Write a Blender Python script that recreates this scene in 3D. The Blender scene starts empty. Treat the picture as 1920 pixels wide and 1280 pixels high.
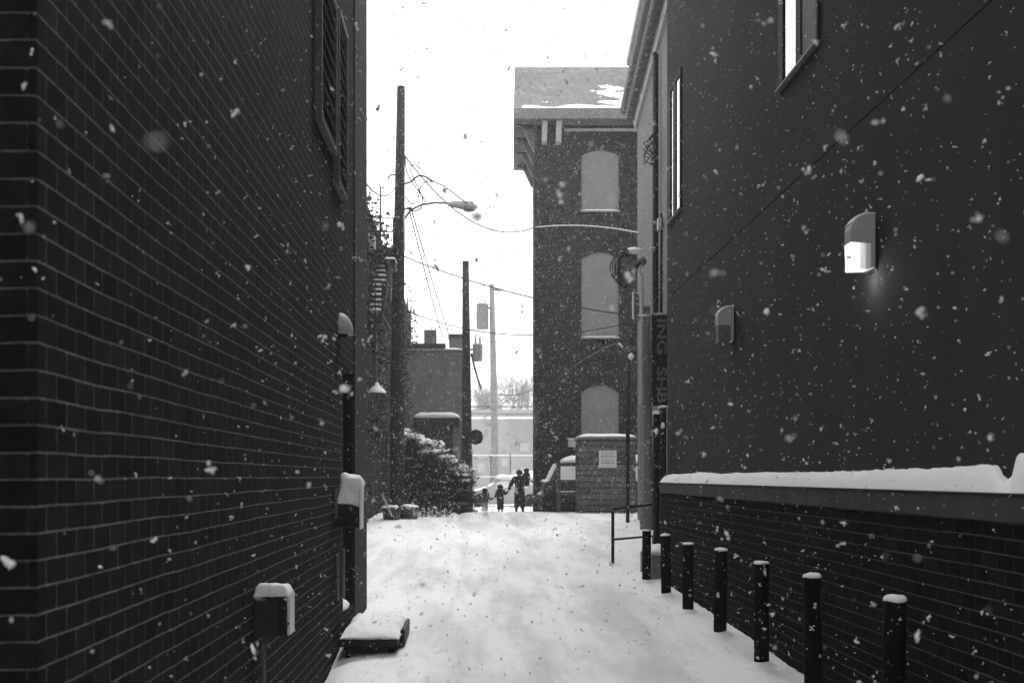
import bpy, bmesh, math, random
import numpy as np
from mathutils import Vector, Matrix, noise as mnoise
random.seed(7); rng = np.random.default_rng(7)
S = bpy.context.scene
R = math.radians
# ---------------------------------------------------------------- camera, light, exposure
EYE, F, CX, CY = 1.75, 2000.0, 890.0, 893.0
cd = bpy.data.cameras.new('camera'); cam = bpy.data.objects.new('camera', cd); S.collection.objects.link(cam)
cam.location = (0, 0, EYE); cam.rotation_euler = (R(90), 0, 0)
cd.sensor_width = 36; cd.lens = 37.5; cd.shift_x = (960-CX)/1920; cd.shift_y = (CY-640)/1920
cd.clip_start = .05; cd.clip_end = 3000
cd.dof.use_dof = True; cd.dof.focus_distance = 14; cd.dof.aperture_fstop = 3.3
S.camera = cam
w = bpy.data.worlds.new('World'); S.world = w; w.use_nodes = True
nt = w.node_tree; nt.nodes.clear()
sky = nt.nodes.new('ShaderNodeTexSky'); sky.sky_type = 'NISHITA'; sky.sun_disc = False
sky.sun_elevation = R(55); sky.sun_rotation = R(20); sky.air_density = 2; sky.dust_density = 6
bw = nt.nodes.new('ShaderNodeRGBToBW'); mx = nt.nodes.new('ShaderNodeMath'); mx.operation = 'MULTIPLY_ADD'
bg = nt.nodes.new('ShaderNodeBackground'); wo = nt.nodes.new('ShaderNodeOutputWorld')
nt.links.new(sky.outputs[0], bw.inputs[0]); nt.links.new(bw.outputs[0], mx.inputs[0])
mx.inputs[1].default_value = .25; mx.inputs[2].default_value = 10.0       # closed even cloud deck over the clear sky
nt.links.new(mx.outputs[0], bg.inputs[0]); bg.inputs[1].default_value = .1
nt.links.new(bg.outputs[0], wo.inputs[0])
sd = bpy.data.lights.new('sun', 'SUN'); sd.energy = .9; sd.angle = R(18)
sun = bpy.data.objects.new('sun', sd); S.collection.objects.link(sun)
sun.rotation_euler = (R(-35), 0, R(-20))     # high, from beyond the far end of the alley
vs = S.view_settings; vs.view_transform = 'Standard'; vs.look = 'None'; vs.gamma = 1; vs.exposure = 0.98

def P(x, y, Y): return Vector(((x-CX)*Y/F, Y, EYE-(y-CY)*Y/F))

# ---------------------------------------------------------------- materials
def newmat(name):
    m = bpy.data.materials.new(name); m.use_nodes = True
    n = m.node_tree.nodes; return m, n, m.node_tree.links, n['Principled BSDF']
def mat(name, c, rough=.8, var=.25, scale=6, bump=.3, stretch=(1, 1, 1), spec=.3, metal=0, dist=.02):
    m, n, l, b = newmat(name)
    b.inputs['Roughness'].default_value = rough; b.inputs['Metallic'].default_value = metal
    b.inputs['Specular IOR Level'].default_value = spec
    tc = n.new('ShaderNodeTexCoord'); mp = n.new('ShaderNodeMapping'); mp.inputs['Scale'].default_value = stretch
    l.new(tc.outputs['Object'], mp.inputs[0])
    no = n.new('ShaderNodeTexNoise'); no.inputs['Scale'].default_value = scale; no.inputs['Detail'].default_value = 8
    no.inputs['Roughness'].default_value = .65
    l.new(mp.outputs[0], no.inputs['Vector'])
    cr = n.new('ShaderNodeValToRGB'); cr.color_ramp.elements[0].position = .3; cr.color_ramp.elements[1].position = .7
    lo, hi = c*(1-var), c*(1+var)
    cr.color_ramp.elements[0].color = (lo, lo, lo, 1); cr.color_ramp.elements[1].color = (hi, hi, hi, 1)
    l.new(no.outputs[0], cr.inputs[0]); l.new(cr.outputs[0], b.inputs['Base Color'])
    if bump:
        bp = n.new('ShaderNodeBump'); bp.inputs['Strength'].default_value = bump; bp.inputs['Distance'].default_value = dist
        l.new(no.outputs[0], bp.inputs['Height']); l.new(bp.outputs[0], b.inputs['Normal'])
    return m
def math_(n, l, op, a, b=None, c=None):
    x = n.new('ShaderNodeMath'); x.operation = op
    for i, v in enumerate((a, b, c)):
        if v is None: continue
        if isinstance(v, (int, float)): x.inputs[i].default_value = v
        else: l.new(v, x.inputs[i])
    return x.outputs[0]
def brick(name, c, head, bed, bw_=.187, rh=.0935, ms=.005, wav=.02, rough=.95, bump=.6, var=.35, stain=.3, spec=.06, mott=.5, mscale=7):
    m, n, l, b = newmat(name); b.inputs['Roughness'].default_value = rough; b.inputs['Specular IOR Level'].default_value = spec
    tc = n.new('ShaderNodeTexCoord'); sp = n.new('ShaderNodeSeparateXYZ'); l.new(tc.outputs['Object'], sp.inputs[0])
    u = math_(n, l, 'ADD', sp.outputs[0], sp.outputs[1]); u = math_(n, l, 'ADD', u, 50.0)
    no = n.new('ShaderNodeTexNoise'); no.inputs['Scale'].default_value = 1.1; no.inputs['Detail'].default_value = 3
    l.new(tc.outputs['Object'], no.inputs['Vector'])
    dv = math_(n, l, 'SUBTRACT', no.outputs[0], .5); v = math_(n, l, 'MULTIPLY_ADD', dv, wav, sp.outputs[2])
    v = math_(n, l, 'ADD', v, 10.0)
    nf = n.new('ShaderNodeTexNoise'); nf.inputs['Scale'].default_value = 40; nf.inputs['Detail'].default_value = 6
    l.new(tc.outputs['Object'], nf.inputs['Vector'])
    v2 = math_(n, l, 'MULTIPLY_ADD', math_(n, l, 'SUBTRACT', nf.outputs[0], .5), .004, v)
    cb = n.new('ShaderNodeCombineXYZ'); l.new(u, cb.inputs[0]); l.new(v2, cb.inputs[1])
    br = n.new('ShaderNodeTexBrick'); l.new(cb.outputs[0], br.inputs['Vector'])
    br.inputs['Scale'].default_value = 1; br.inputs['Brick Width'].default_value = bw_; br.inputs['Row Height'].default_value = rh
    br.inputs['Mortar Size'].default_value = ms; br.inputs['Mortar Smooth'].default_value = .35; br.inputs['Bias'].default_value = 0
    lo, hi = c*(1-var), c*(1+var)
    br.inputs['Color1'].default_value = (lo, lo, lo, 1); br.inputs['Color2'].default_value = (hi, hi, hi, 1)
    # own tone for bed mortar, lighter on most walls to imitate light from above
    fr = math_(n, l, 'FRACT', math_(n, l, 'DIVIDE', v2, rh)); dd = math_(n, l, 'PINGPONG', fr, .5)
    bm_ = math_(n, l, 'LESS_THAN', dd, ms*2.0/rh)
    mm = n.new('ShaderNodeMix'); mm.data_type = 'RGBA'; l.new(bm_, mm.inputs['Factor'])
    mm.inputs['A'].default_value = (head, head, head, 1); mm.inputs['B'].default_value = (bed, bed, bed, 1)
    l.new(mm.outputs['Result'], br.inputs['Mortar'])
    n2 = n.new('ShaderNodeTexNoise'); n2.inputs['Scale'].default_value = .9; n2.inputs['Detail'].default_value = 7; n2.inputs['Roughness'].default_value = .7
    mp = n.new('ShaderNodeMapping'); mp.inputs['Scale'].default_value = (1, 1, .5); l.new(tc.outputs['Object'], mp.inputs[0]); l.new(mp.outputs[0], n2.inputs['Vector'])
    f = math_(n, l, 'MULTIPLY_ADD', n2.outputs[0], stain*2, 1-stain)
    f = math_(n, l, 'MULTIPLY', f, math_(n, l, 'MULTIPLY_ADD', nf.outputs[0], 1.5, .25))
    n3 = n.new('ShaderNodeTexNoise'); n3.inputs['Scale'].default_value = mscale; n3.inputs['Detail'].default_value = 5; n3.inputs['Roughness'].default_value = .75
    l.new(tc.outputs['Object'], n3.inputs['Vector'])
    f = math_(n, l, 'MULTIPLY', f, math_(n, l, 'MAXIMUM', math_(n, l, 'MULTIPLY_ADD', math_(n, l, 'SUBTRACT', n3.outputs[0], .5), mott*5, 1.0), .2))
    mu = n.new('ShaderNodeMix'); mu.data_type = 'RGBA'; mu.blend_type = 'MULTIPLY'; mu.inputs['Factor'].default_value = 1
    l.new(br.outputs['Color'], mu.inputs['A']); l.new(f, mu.inputs['B']); l.new(mu.outputs['Result'], b.inputs['Base Color'])
    h = math_(n, l, 'SUBTRACT', 1.0, br.outputs['Fac']); h = math_(n, l, 'MULTIPLY_ADD', nf.outputs[0], .35, h)
    bp = n.new('ShaderNodeBump'); bp.inputs['Strength'].default_value = bump; bp.inputs['Distance'].default_value = .006
    l.new(h, bp.inputs['Height']); l.new(bp.outputs[0], b.inputs['Normal'])
    return m
def emis(name, c, s):
    m, n, l, b = newmat(name); b.inputs['Base Color'].default_value = (c, c, c, 1)
    b.inputs['Emission Color'].default_value = (1, 1, 1, 1); b.inputs['Emission Strength'].default_value = s
    b.inputs['Roughness'].default_value = .3; return m
def lampmat(name):
    m, n, l, b = newmat(name); b.inputs['Base Color'].default_value = (.2,)*3+(1,); b.inputs['Roughness'].default_value = .25
    tc = n.new('ShaderNodeTexCoord'); mp = n.new('ShaderNodeMapping'); mp.inputs['Scale'].default_value = (26, 26, 1.5); l.new(tc.outputs['Object'], mp.inputs[0])
    no = n.new('ShaderNodeTexNoise'); no.inputs['Scale'].default_value = 1; l.new(mp.outputs[0], no.inputs['Vector'])
    sp = n.new('ShaderNodeSeparateXYZ'); l.new(tc.outputs['Object'], sp.inputs[0])
    g = math_(n, l, 'MULTIPLY_ADD', sp.outputs[0], -8.0, .1)       # bulb sits toward the street side of the prismatic lens
    e = math_(n, l, 'MULTIPLY_ADD', no.outputs[0], .8, g); e = math_(n, l, 'MAXIMUM', math_(n, l, 'SUBTRACT', e, .25), .1)
    b.inputs['Emission Color'].default_value = (1, 1, 1, 1); l.new(e, b.inputs['Emission Strength']); return m
def snowmat(name, ground=False):
    m, n, l, b = newmat(name); b.inputs['Roughness'].default_value = .9; b.inputs['Specular IOR Level'].default_value = .15
    tc = n.new('ShaderNodeTexCoord')
    a = n.new('ShaderNodeTexNoise'); a.inputs['Scale'].default_value = 12 if ground else 14; a.inputs['Detail'].default_value = 9; a.inputs['Roughness'].default_value = .6
    l.new(tc.outputs['Object'], a.inputs['Vector'])
    bp = n.new('ShaderNodeBump'); bp.inputs['Strength'].default_value = .5; bp.inputs['Distance'].default_value = .02 if ground else .012
    l.new(a.outputs[0], bp.inputs['Height']); l.new(bp.outputs[0], b.inputs['Normal'])
    if ground:
        # trodden slush, grit and small twigs showing through thin snow
        s1 = n.new('ShaderNodeTexNoise'); s1.inputs['Scale'].default_value = .8; s1.inputs['Detail'].default_value = 8; s1.inputs['Roughness'].default_value = .62
        m1 = n.new('ShaderNodeMapping'); m1.inputs['Scale'].default_value = (1.6, .3, 1); l.new(tc.outputs['Object'], m1.inputs[0]); l.new(m1.outputs[0], s1.inputs['Vector'])
        c1 = n.new('ShaderNodeValToRGB'); c1.color_ramp.elements[0].position = .38; c1.color_ramp.elements[1].position = .56
        c1.color_ramp.elements[0].color = (.7,)*3+(1,); c1.color_ramp.elements[1].color = (.93,)*3+(1,)
        l.new(s1.outputs[0], c1.inputs[0])
        v = n.new('ShaderNodeTexVoronoi'); v.inputs['Scale'].default_value = 3.8; v.inputs['Randomness'].default_value = 1
        mp = n.new('ShaderNodeMapping'); mp.inputs['Scale'].default_value = (1.5, .9, 1); l.new(tc.outputs['Object'], mp.inputs[0]); l.new(mp.outputs[0], v.inputs['Vector'])
        vd = math_(n, l, 'MULTIPLY_ADD', math_(n, l, 'SUBTRACT', a.outputs[0], .5), .1, v.outputs['Distance'])
        c2 = n.new('ShaderNodeValToRGB'); c2.color_ramp.elements[0].position = .02; c2.color_ramp.elements[1].position = .05
        c2.color_ramp.elements[0].color = (.2,)*3+(1,); c2.color_ramp.elements[1].color = (1,)*3+(1,)
        l.new(vd, c2.inputs[0])
        mu = n.new('ShaderNodeMix'); mu.data_type = 'RGBA'; mu.blend_type = 'MULTIPLY'; mu.inputs['Factor'].default_value = 1
        l.new(c1.outputs[0], mu.inputs['A']); l.new(c2.outputs[0], mu.inputs['B']); l.new(mu.outputs['Result'], b.inputs['Base Color'])
    else:
        b.inputs['Base Color'].default_value = (.9, .9, .9, 1)
    return m
M = {}
M['snow_g'] = snowmat('ground_snow', True); M['snow'] = snowmat('snow')
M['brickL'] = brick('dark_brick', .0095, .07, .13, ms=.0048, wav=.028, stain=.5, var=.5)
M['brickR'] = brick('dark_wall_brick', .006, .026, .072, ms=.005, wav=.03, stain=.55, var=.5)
M['brickF'] = brick('shade_toned_brick', .0065, .012, .06, bw_=.36, ms=.0045, wav=.035, stain=.4)  # wider bricks; shade on the camera-facing side put into a darker tone
M['panel'] = mat('dark_painted_brick', .004, .95, .2, 5, .2, stretch=(1, 1, 3))
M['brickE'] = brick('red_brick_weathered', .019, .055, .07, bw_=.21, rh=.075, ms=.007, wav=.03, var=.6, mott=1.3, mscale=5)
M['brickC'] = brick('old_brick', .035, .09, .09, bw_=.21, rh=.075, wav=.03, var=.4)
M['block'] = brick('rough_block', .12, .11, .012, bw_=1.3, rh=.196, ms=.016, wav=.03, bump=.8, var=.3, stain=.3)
M['stucco'] = mat('grey_stucco', .038, .9, .18, 1.8, .35, stretch=(1, 1, .5), spec=.12)
M['paleB'] = mat('pale_plaster', .17, .85, .12, 2)
M['plasterD'] = mat('stained_plaster', .16, .9, .35, 1.6, stretch=(1, 1, .45))
M['coping'] = mat('concrete_coping', .05, .85, .35, 3.5, stretch=(1, 1, .15))
M['conc'] = mat('concrete', .22, .9, .25, 8)
M['black'] = mat('black_paint', .004, .7, .4, 9, .1, spec=.25)
M['bollard'] = mat('bollard_paint', .003, .8, .5, 7, .15, stretch=(1, 1, .4), spec=.08)
M['iron'] = mat('dark_iron', .007, .55, .4, 12, .2)
M['darkbox'] = mat('dark_grey_metal', .018, .55, .45, 9, .15, stretch=(1, 1, .6))
M['grey'] = mat('grey_metal', .13, .5, .2, 8, .1, stretch=(1, 1, .3))
M['lampgrey'] = mat('lamp_housing', .36, .45, .1, 8, .05)
M['light'] = mat('light_metal', .4, .55, .15, 8, .1)
M['white'] = mat('white_paint', .7, .6, .08, 8, .05)
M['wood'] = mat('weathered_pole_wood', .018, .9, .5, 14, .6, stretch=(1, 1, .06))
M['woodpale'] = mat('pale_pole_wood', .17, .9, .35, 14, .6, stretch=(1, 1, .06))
M['woodmid'] = mat('grey_pole_wood', .1, .9, .4, 14, .5, stretch=(1, 1, .06))
M['wire'] = mat('cable_rubber', .03, .7, .1, 9, 0)
M['louvre'] = mat('louvre_metal', .075, .6, .3, 9, .1)
M['farlight'] = mat('far_window', .33, .6, .1, 4, 0)
M['leaf'] = mat('evergreen_leaf', .02, .7, .5, 3, 0)
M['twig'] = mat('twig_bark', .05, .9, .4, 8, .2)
M['paletwig'] = mat('far_bark', .12, .9, .2, 8, 0)  # paled tone paints in distance haze on the far trees
M['board'] = mat('painted_board', .18, .8, .16, 3, .05)
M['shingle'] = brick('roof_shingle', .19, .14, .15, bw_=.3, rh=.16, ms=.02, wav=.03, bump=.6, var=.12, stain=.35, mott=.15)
M['trim'] = mat('grey_trim', .16, .8, .2, 4, .1)
M['trimL'] = mat('pale_trim', .42, .8, .2, 4, .1)
M['farwall'] = mat('far_wall', .25, .9, .15, .6, 0)  # lightened so the colour itself carries the distance haze
M['carpale'] = mat('car_paint_silver', .5, .35, .05, 3, 0, spec=.5)
M['cardark'] = mat('car_paint_dark', .03, .35, .2, 3, 0, spec=.5)
M['rubber'] = mat('rubber', .012, .85, .3, 9, .2)
M['clothdark'] = mat('dark_cloth', .018, .95, .6, 30, .3)
M['clothgrey'] = mat('grey_cloth', .05, .95, .3, 30, .3)
M['clothlight'] = mat('light_cloth', .25, .95, .15, 30, .3)
M['skin'] = mat('skin', .28, .6, .05, 30, 0)
M['hair'] = mat('hair', .012, .7, .3, 30, .2)
M['pot'] = mat('planter_clay', .05, .85, .3, 5, .2)
M['soil'] = mat('soil', .06, .95, .5, 12, .6)
m, n, l, b = newmat('window_glass'); b.inputs['Base Color'].default_value = (.5,)*3+(1,); b.inputs['Metallic'].default_value = 1; b.inputs['Roughness'].default_value = .02
b.inputs['Specular IOR Level'].default_value = 1; b.inputs['Coat Weight'].default_value = 1; b.inputs['Coat Roughness'].default_value = .01; M['glass'] = m
M['paintedreflect'] = mat('painted_reflection_glass', .07, .6, .7, 9, .3, stretch=(1, 2, .5), spec=.25)  # mottled dark colour stands in for trees reflected in the near pane
M['lit'] = lampmat('lit_lamp_lens')
M['lens'] = mat('unlit_lamp_lens', .12, .25, .15, 20, 0, stretch=(6, 6, .4), spec=.5)

# ---------------------------------------------------------------- mesh helpers
C = S.collection
def wl(o):
    v = Vector((0, 0, 0))
    while o: v += Vector(o.location); o = o.parent
    return v
class MB:
    def __init__(s): s.b = bmesh.new()
    def box(s, x0, x1, y0, y1, z0, z1):
        v = [s.b.verts.new(p) for p in ((x0,y0,z0),(x1,y0,z0),(x1,y1,z0),(x0,y1,z0),(x0,y0,z1),(x1,y0,z1),(x1,y1,z1),(x0,y1,z1))]
        for f in ((0,3,2,1),(4,5,6,7),(0,1,5,4),(1,2,6,5),(2,3,7,6),(3,0,4,7)): s.b.faces.new([v[i] for i in f])
        return s
    def loft(s, rings, cap=True):
        vv = [[s.b.verts.new(p) for p in r] for r in rings]; k = len(rings[0])
        for a, c in zip(vv, vv[1:]):
            for i in range(k): s.b.faces.new((a[i], a[(i+1) % k], c[(i+1) % k], c[i]))
        if cap: s.b.faces.new(vv[0][::-1]); s.b.faces.new(vv[-1])
        return s
    def tube(s, pts, r, seg=8):
        pts = [Vector(p) for p in pts]; rs = r if isinstance(r, (list, tuple)) else [r]*len(pts)
        rings = []; up = None
        for i, p in enumerate(pts):
            d = (pts[min(i+1, len(pts)-1)]-pts[max(i-1, 0)]).normalized()
            if up is None:
                a = Vector((0, 0, 1)) if abs(d.z) < .9 else Vector((1, 0, 0)); up = d.cross(a).normalized()
            else:
                up = (up-d*up.dot(d)).normalized()
            q = d.cross(up)
            rings.append([p+(up*math.cos(t)+q*math.sin(t))*rs[i] for t in [2*math.pi*k/seg for k in range(seg)]])
        return s.loft(rings)
    def lathe(s, prof, c=(0, 0, 0), seg=16, axis='z'):
        rings = []
        for r, h in prof:
            ring = []
            for k in range(seg):
                t = 2*math.pi*k/seg; a, b_ = r*math.cos(t), r*math.sin(t)
                p = (a, b_, h) if axis == 'z' else ((a, h, -b_) if axis == 'y' else (h, a, b_))
                ring.append(Vector(c)+Vector(p))
            rings.append(ring)
        return s.loft(rings)
    def prism(s, poly, axis, a0, a1):
        def q(p, a): return {'x': (a, p[0], p[1]), 'y': (p[0], a, p[1]), 'z': (p[0], p[1], a)}[axis]
        return s.loft([[q(p, a0) for p in poly], [q(p, a1) for p in poly]])
    def blob(s, c, r, sub=2, nz=.2, seed=0, fr=1.5):
        r = (r,)*3 if isinstance(r, (int, float)) else r
        res = bmesh.ops.create_icosphere(s.b, subdivisions=sub, radius=1)
        for v in res['verts']:
            d = 1+nz*mnoise.noise(v.co*fr+Vector((seed*3.1, seed*1.7, seed)))
            v.co = Vector((c[0]+v.co.x*r[0]*d, c[1]+v.co.y*r[1]*d, c[2]+v.co.z*r[2]*d))
        return s
    def build(s, name, m, parent=None, smooth=False, bevel=0, origin=None):
        bmesh.ops.recalc_face_normals(s.b, faces=s.b.faces)
        vs_ = s.b.verts
        if parent: o0 = wl(parent)
        elif origin is not None: o0 = Vector(origin)
        else:
            xs = [v.co.x for v in vs_]; ys = [v.co.y for v in vs_]; zs = [v.co.z for v in vs_]
            o0 = Vector(((min(xs)+max(xs))/2, (min(ys)+max(ys))/2, min(zs)))
        bmesh.ops.translate(s.b, verts=vs_, vec=-o0)
        me = bpy.data.meshes.new(name); s.b.to_mesh(me); s.b.free()
        if smooth:
            for p in me.polygons: p.use_smooth = True
        o = bpy.data.objects.new(name, me); C.objects.link(o); me.materials.append(M[m])
        if parent: o.parent = parent
        else: o.location = o0
        if bevel:
            bv = o.modifiers.new('bevel', 'BEVEL'); bv.width = bevel; bv.segments = 2; bv.limit_method = 'ANGLE'
        return o
def tag(o, label=None, cat=None, group=None, kind=None):
    if label: o['label'] = label
    if cat: o['category'] = cat
    if group: o['group'] = group
    if kind: o['kind'] = kind
    return o
def empty(name, loc, label, cat, group=None):
    o = bpy.data.objects.new(name, None); C.objects.link(o); o.location = loc; o.empty_display_size = .1
    return tag(o, label, cat, group)
def sm_ang(o):
    for p in o.data.polygons: p.use_smooth = True
    return o
def snowcap(mb, x0, x1, y0, y1, z, h, n=10, seed=0, lump=.35, ny=None):
    """soft-edged slab of settled snow"""
    ny = ny or n; g = []
    for j in range(ny+1):
        row = []
        for i in range(n+1):
            u, v = i/n, j/ny; e = min(1, 6*min(u, 1-u))**.45*min(1, 6*min(v, 1-v))**.45
            if min(u, 1-u, v, 1-v) <= 0: e = 0
            x = x0+(x1-x0)*u; y = y0+(y1-y0)*v
            hh = h*e*(1+lump*mnoise.noise(Vector((x*2.5, y*2.5, seed)))+.25*lump*mnoise.noise(Vector((x*9, y*9, seed))))
            row.append(mb.b.verts.new((x, y, z+max(hh, .003))))
        g.append(row)
    for j in range(ny):
        for i in range(n): mb.b.faces.new((g[j][i], g[j][i+1], g[j+1][i+1], g[j+1][i]))
    rim = g[0]+[r[-1] for r in g[1:]]+g[-1][-2::-1]+[r[0] for r in g[-2:0:-1]]
    mb.b.faces.new(list(reversed(rim))); return mb

def rough(o, amp, size, sub=3):
    if sub: a_ = o.modifiers.new('sub', 'SUBSURF'); a_.subdivision_type = 'SIMPLE'; a_.levels = a_.render_levels = sub
    t_ = bpy.data.textures.new('snow_lumps', 'CLOUDS'); t_.noise_scale = size; t_.noise_depth = 3
    d_ = o.modifiers.new('lumps', 'DISPLACE'); d_.texture = t_; d_.strength = amp; d_.mid_level = .5; d_.texture_coords = 'LOCAL'; return o
# ---------------------------------------------------------------- ground
def vnoise(x, y, seed):
    r = np.random.default_rng(seed).random((512, 512)); xi = np.floor(x).astype(int); yi = np.floor(y).astype(int)
    fx, fy = x-xi, y-yi; fx = fx*fx*(3-2*fx); fy = fy*fy*(3-2*fy); a = lambda i, j: r[i % 512, j % 512]
    return (a(xi, yi)*(1-fx)+a(xi+1, yi)*fx)*(1-fy)+(a(xi, yi+1)*(1-fx)+a(xi+1, yi+1)*fx)*fy-.5
PY = [-60, 0, 7, 10.6, 12.4, 14.3, 17.8, 22, 27, 32, 35.5, 39, 43, 52, 60, 90, 800]
PZ = [-.3, -.28, -.2, -.16, -.1, -.07, -.02, .14, .32, .45, .53, .47, .31, .2, .15, .1, .1]
def gh(x, y, detail=True):
    x = np.asarray(x, float); y = np.asarray(y, float)
    z = np.interp(y, PY, PZ)
    z = z-.16*np.exp(-np.clip(x+1.5, 0, 9)/.3)*np.clip((12.3-y)/1.5, 0, 1)
    z = z+.10*np.exp(-((x-4.3)/.7)**2)*np.exp(-((y-27)/4)**2)
    z = z+.05*np.exp(-np.clip(3.1-x, 0, 9)/.18)*np.clip((20-y)/3, 0, 1)
    if detail:
        for rx, rd in ((-.42, .06), (1.2, .06), (.1, .025), (1.75, .03)): z = z-rd*np.exp(-((x-rx-.12*np.sin(y*.22+rd*50))/.12)**2)*np.clip((y-2)/4, 0, 1)*(.6+.8*(vnoise(x*2, y*.8, 5)+.5))
        m = (y < 80)*1.
        z = z+m*(.014*vnoise(x*.9+40, y*.35+40, 1)+.009*vnoise(x*3.4+40, y*.7+40, 2)+.009*vnoise(x*8+90, y*7+90, 3)+.014*vnoise(x*19+90, y*19+90, 4))
    return z
def G(x, y): return float(gh(x, y, False))
fx = np.concatenate([[-600, -300, -150, -80, -40, -20, -12, -8, -6, -5, -4.3], np.arange(-3.8, 6.5, .06), [6.8, 7.5, 9, 12, 20, 40, 80, 150, 300, 600]])
fy = np.concatenate([[-60, -30, -15, -8, -4, -1, 1, 3], np.arange(4, 20, .06), np.arange(20, 46, .14), np.arange(46, 80, 1), [85, 100, 130, 180, 260, 400, 800]])
X, Y = np.meshgrid(fx, fy); Z = gh(X, Y)
# footprints trodden up the middle of the alley
r3 = np.random.default_rng(3)
for k in range(230):
    cx_, cy_ = r3.uniform(-1.1, 2.6), r3.uniform(6.5, 30); a_ = r3.normal(0, .3)
    dx, dy = X-cx_, Y-cy_; d = ((dx*math.cos(a_)+dy*math.sin(a_))/.06)**2+((dy*math.cos(a_)-dx*math.sin(a_))/.15)**2
    Z += .006*np.exp(-((d-2.2)/.9)**2); Z -= .04*np.exp(-d**1.5)*r3.uniform(.4, 1.1)
nx, ny = len(fx), len(fy)
me = bpy.data.meshes.new('ground'); idx = np.arange(nx*ny).reshape(ny, nx)
q = np.stack([idx[:-1, :-1], idx[:-1, 1:], idx[1:, 1:], idx[1:, :-1]], -1).reshape(-1, 4)
me.vertices.add(nx*ny); me.vertices.foreach_set('co', np.stack([X, Y, Z], -1).ravel())
me.loops.add(q.size); me.loops.foreach_set('vertex_index', q.ravel().astype(np.int32))
me.polygons.add(len(q)); me.polygons.foreach_set('loop_start', np.arange(0, q.size, 4, dtype=np.int32))
me.polygons.foreach_set('use_smooth', np.ones(len(q), bool)); me.update(); me.validate()
o = bpy.data.objects.new('ground', me); C.objects.link(o); me.materials.append(M['snow_g'])
tag(o, 'snow covered alley ground with faint ruts and footprints', 'ground', kind='structure')

# ---------------------------------------------------------------- left dark brick building
XL = -1.5; DY0, DY1, DZ0, DZ1 = 12.15, 13.22, .18, 3.04; LT = 16  # unseen wall top LT raised to shade the near alley
b1 = empty('brick_building', (-5, 3.66, -.6), 'dark brick building with a recessed black doorway and louvred windows, left of the alley', 'building')
w_ = MB()
w_.box(-14, XL, 3.66, DY0, -.9, LT); w_.box(-14, -1.95, DY0, DY1, -.9, LT)
w_.box(-1.95, XL, DY0, DY1, DZ1, LT); w_.box(-1.95, XL, DY0, DY1, -.9, DZ0); w_.box(-14, XL, DY1, 14.7, -.9, LT)
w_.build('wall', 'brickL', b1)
MB().box(-14.1, XL+.06, 3.58, 14.78, LT, LT+.2).build('parapet_cap', 'coping', b1)
d_ = MB().box(-1.94, -1.9, DY0+.03, DY1-.03, DZ0+.01, DZ1-.03).build('door', 'black', b1)
MB().lathe([(.02, 0), (.02, .06)], (-1.9, DY0+.15, 1.3), 8, 'x').build('handle', 'iron', d_)
fr_ = MB(); fr_.box(-1.90, XL-.01, DY1-.03, DY1-.001, DZ0+.001, DZ1-.001); fr_.box(-1.90, XL-.01, DY0+.001, DY1-.031, DZ1-.03, DZ1-.001); fr_.build('door_frame', 'black', b1)
MB().box(XL-.02, XL+.012, DY1+.02, 14.715, -.9, LT-.01).build('corner_pier', 'panel', b1)
MB().box(-14, XL-.001, 3.652, 3.659, -.9, LT-.01).build('front_facing', 'brickF', b1)
def louver(y0, y1, z0, z1, n, label):
    f = MB(); t = .05; xo = XL+.07
    f.box(XL-.01, xo, y0, y0+t, z0, z1); f.box(XL-.01, xo, y1-t, y1, z0, z1)
    f.box(XL-.01, xo, y0+t, y1-t, z0, z0+t); f.box(XL-.01, xo, y0+t, y1-t, z1-t, z1)
    fr = f.build('louvred_window', 'louvre', b1, bevel=.004); fr['label'] = label
    s = MB()
    for k in range(n):
        z = z0+t+(z1-z0-2*t)*(k+.5)/n; h = (z1-z0)/n*.32
        s.prism([(XL+.004, z+h), (XL+.016, z+h+.012), (XL+.062, z-h+.012), (XL+.05, z-h)], 'y', y0+t, y1-t)
    s.build('slat', 'louvre', fr)
    MB().box(XL+.001, XL+.003, y0+t, y1-t, z0+t, z1-t).build('backing', 'black', fr)
    c = MB(); snowcap(c, XL, xo+.01, y0, y1, z1, .05, 3, ny=12); c.build('snow_cap', 'snow', fr, True)
louver(10.0, 11.12, 5.1, 6.62, 9, 'larger louvred window near the roof'); louver(11.28, 12.05, 4.85, 6.7, 12, 'narrow louvred window beside the larger one')

# snow heap in the doorway
o = MB().blob((-1.72, 12.66, DZ0+.0), (.22, .46, .13), 3, .25, 4).build('snow_drift', 'snow', None, True)
tag(o, 'white snow drift heaped on the sill of the black doorway in the dark brick building', 'snow drift')

# electrical box on a post
t = empty('electrical_box', (-1.32, 7.3, G(-1.3, 7.3)-.1), 'dark utility box on a thin post with snow on top and a pale door edge', 'utility box')
b_ = MB().box(-1.497, -1.33, 7.23, 7.4, .665, .935).build('box', 'darkbox', t, bevel=.006)
MB().box(-1.328, -1.275, 7.235, 7.4, .67, .93).build('side_housing', 'iron', t, bevel=.004)
MB().box(-1.273, -1.252, 7.232, 7.42, .675, .945).build('door', 'white', t, bevel=.006)
MB().lathe([(.008, 0), (.008, -.012)], (-1.262, 7.232, .755), 8, 'y').build('latch', 'black', t)
MB().tube([(-1.44, 7.29, .665), (-1.44, 7.29, -.5)], .014).build('post', 'grey', t, True)
c = MB(); snowcap(c, -1.5, -1.25, 7.21, 7.42, .936, .085, 16, 3, .8); rough(c.build('snow_cap', 'snow', t, True), .018, .03, 1)

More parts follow.
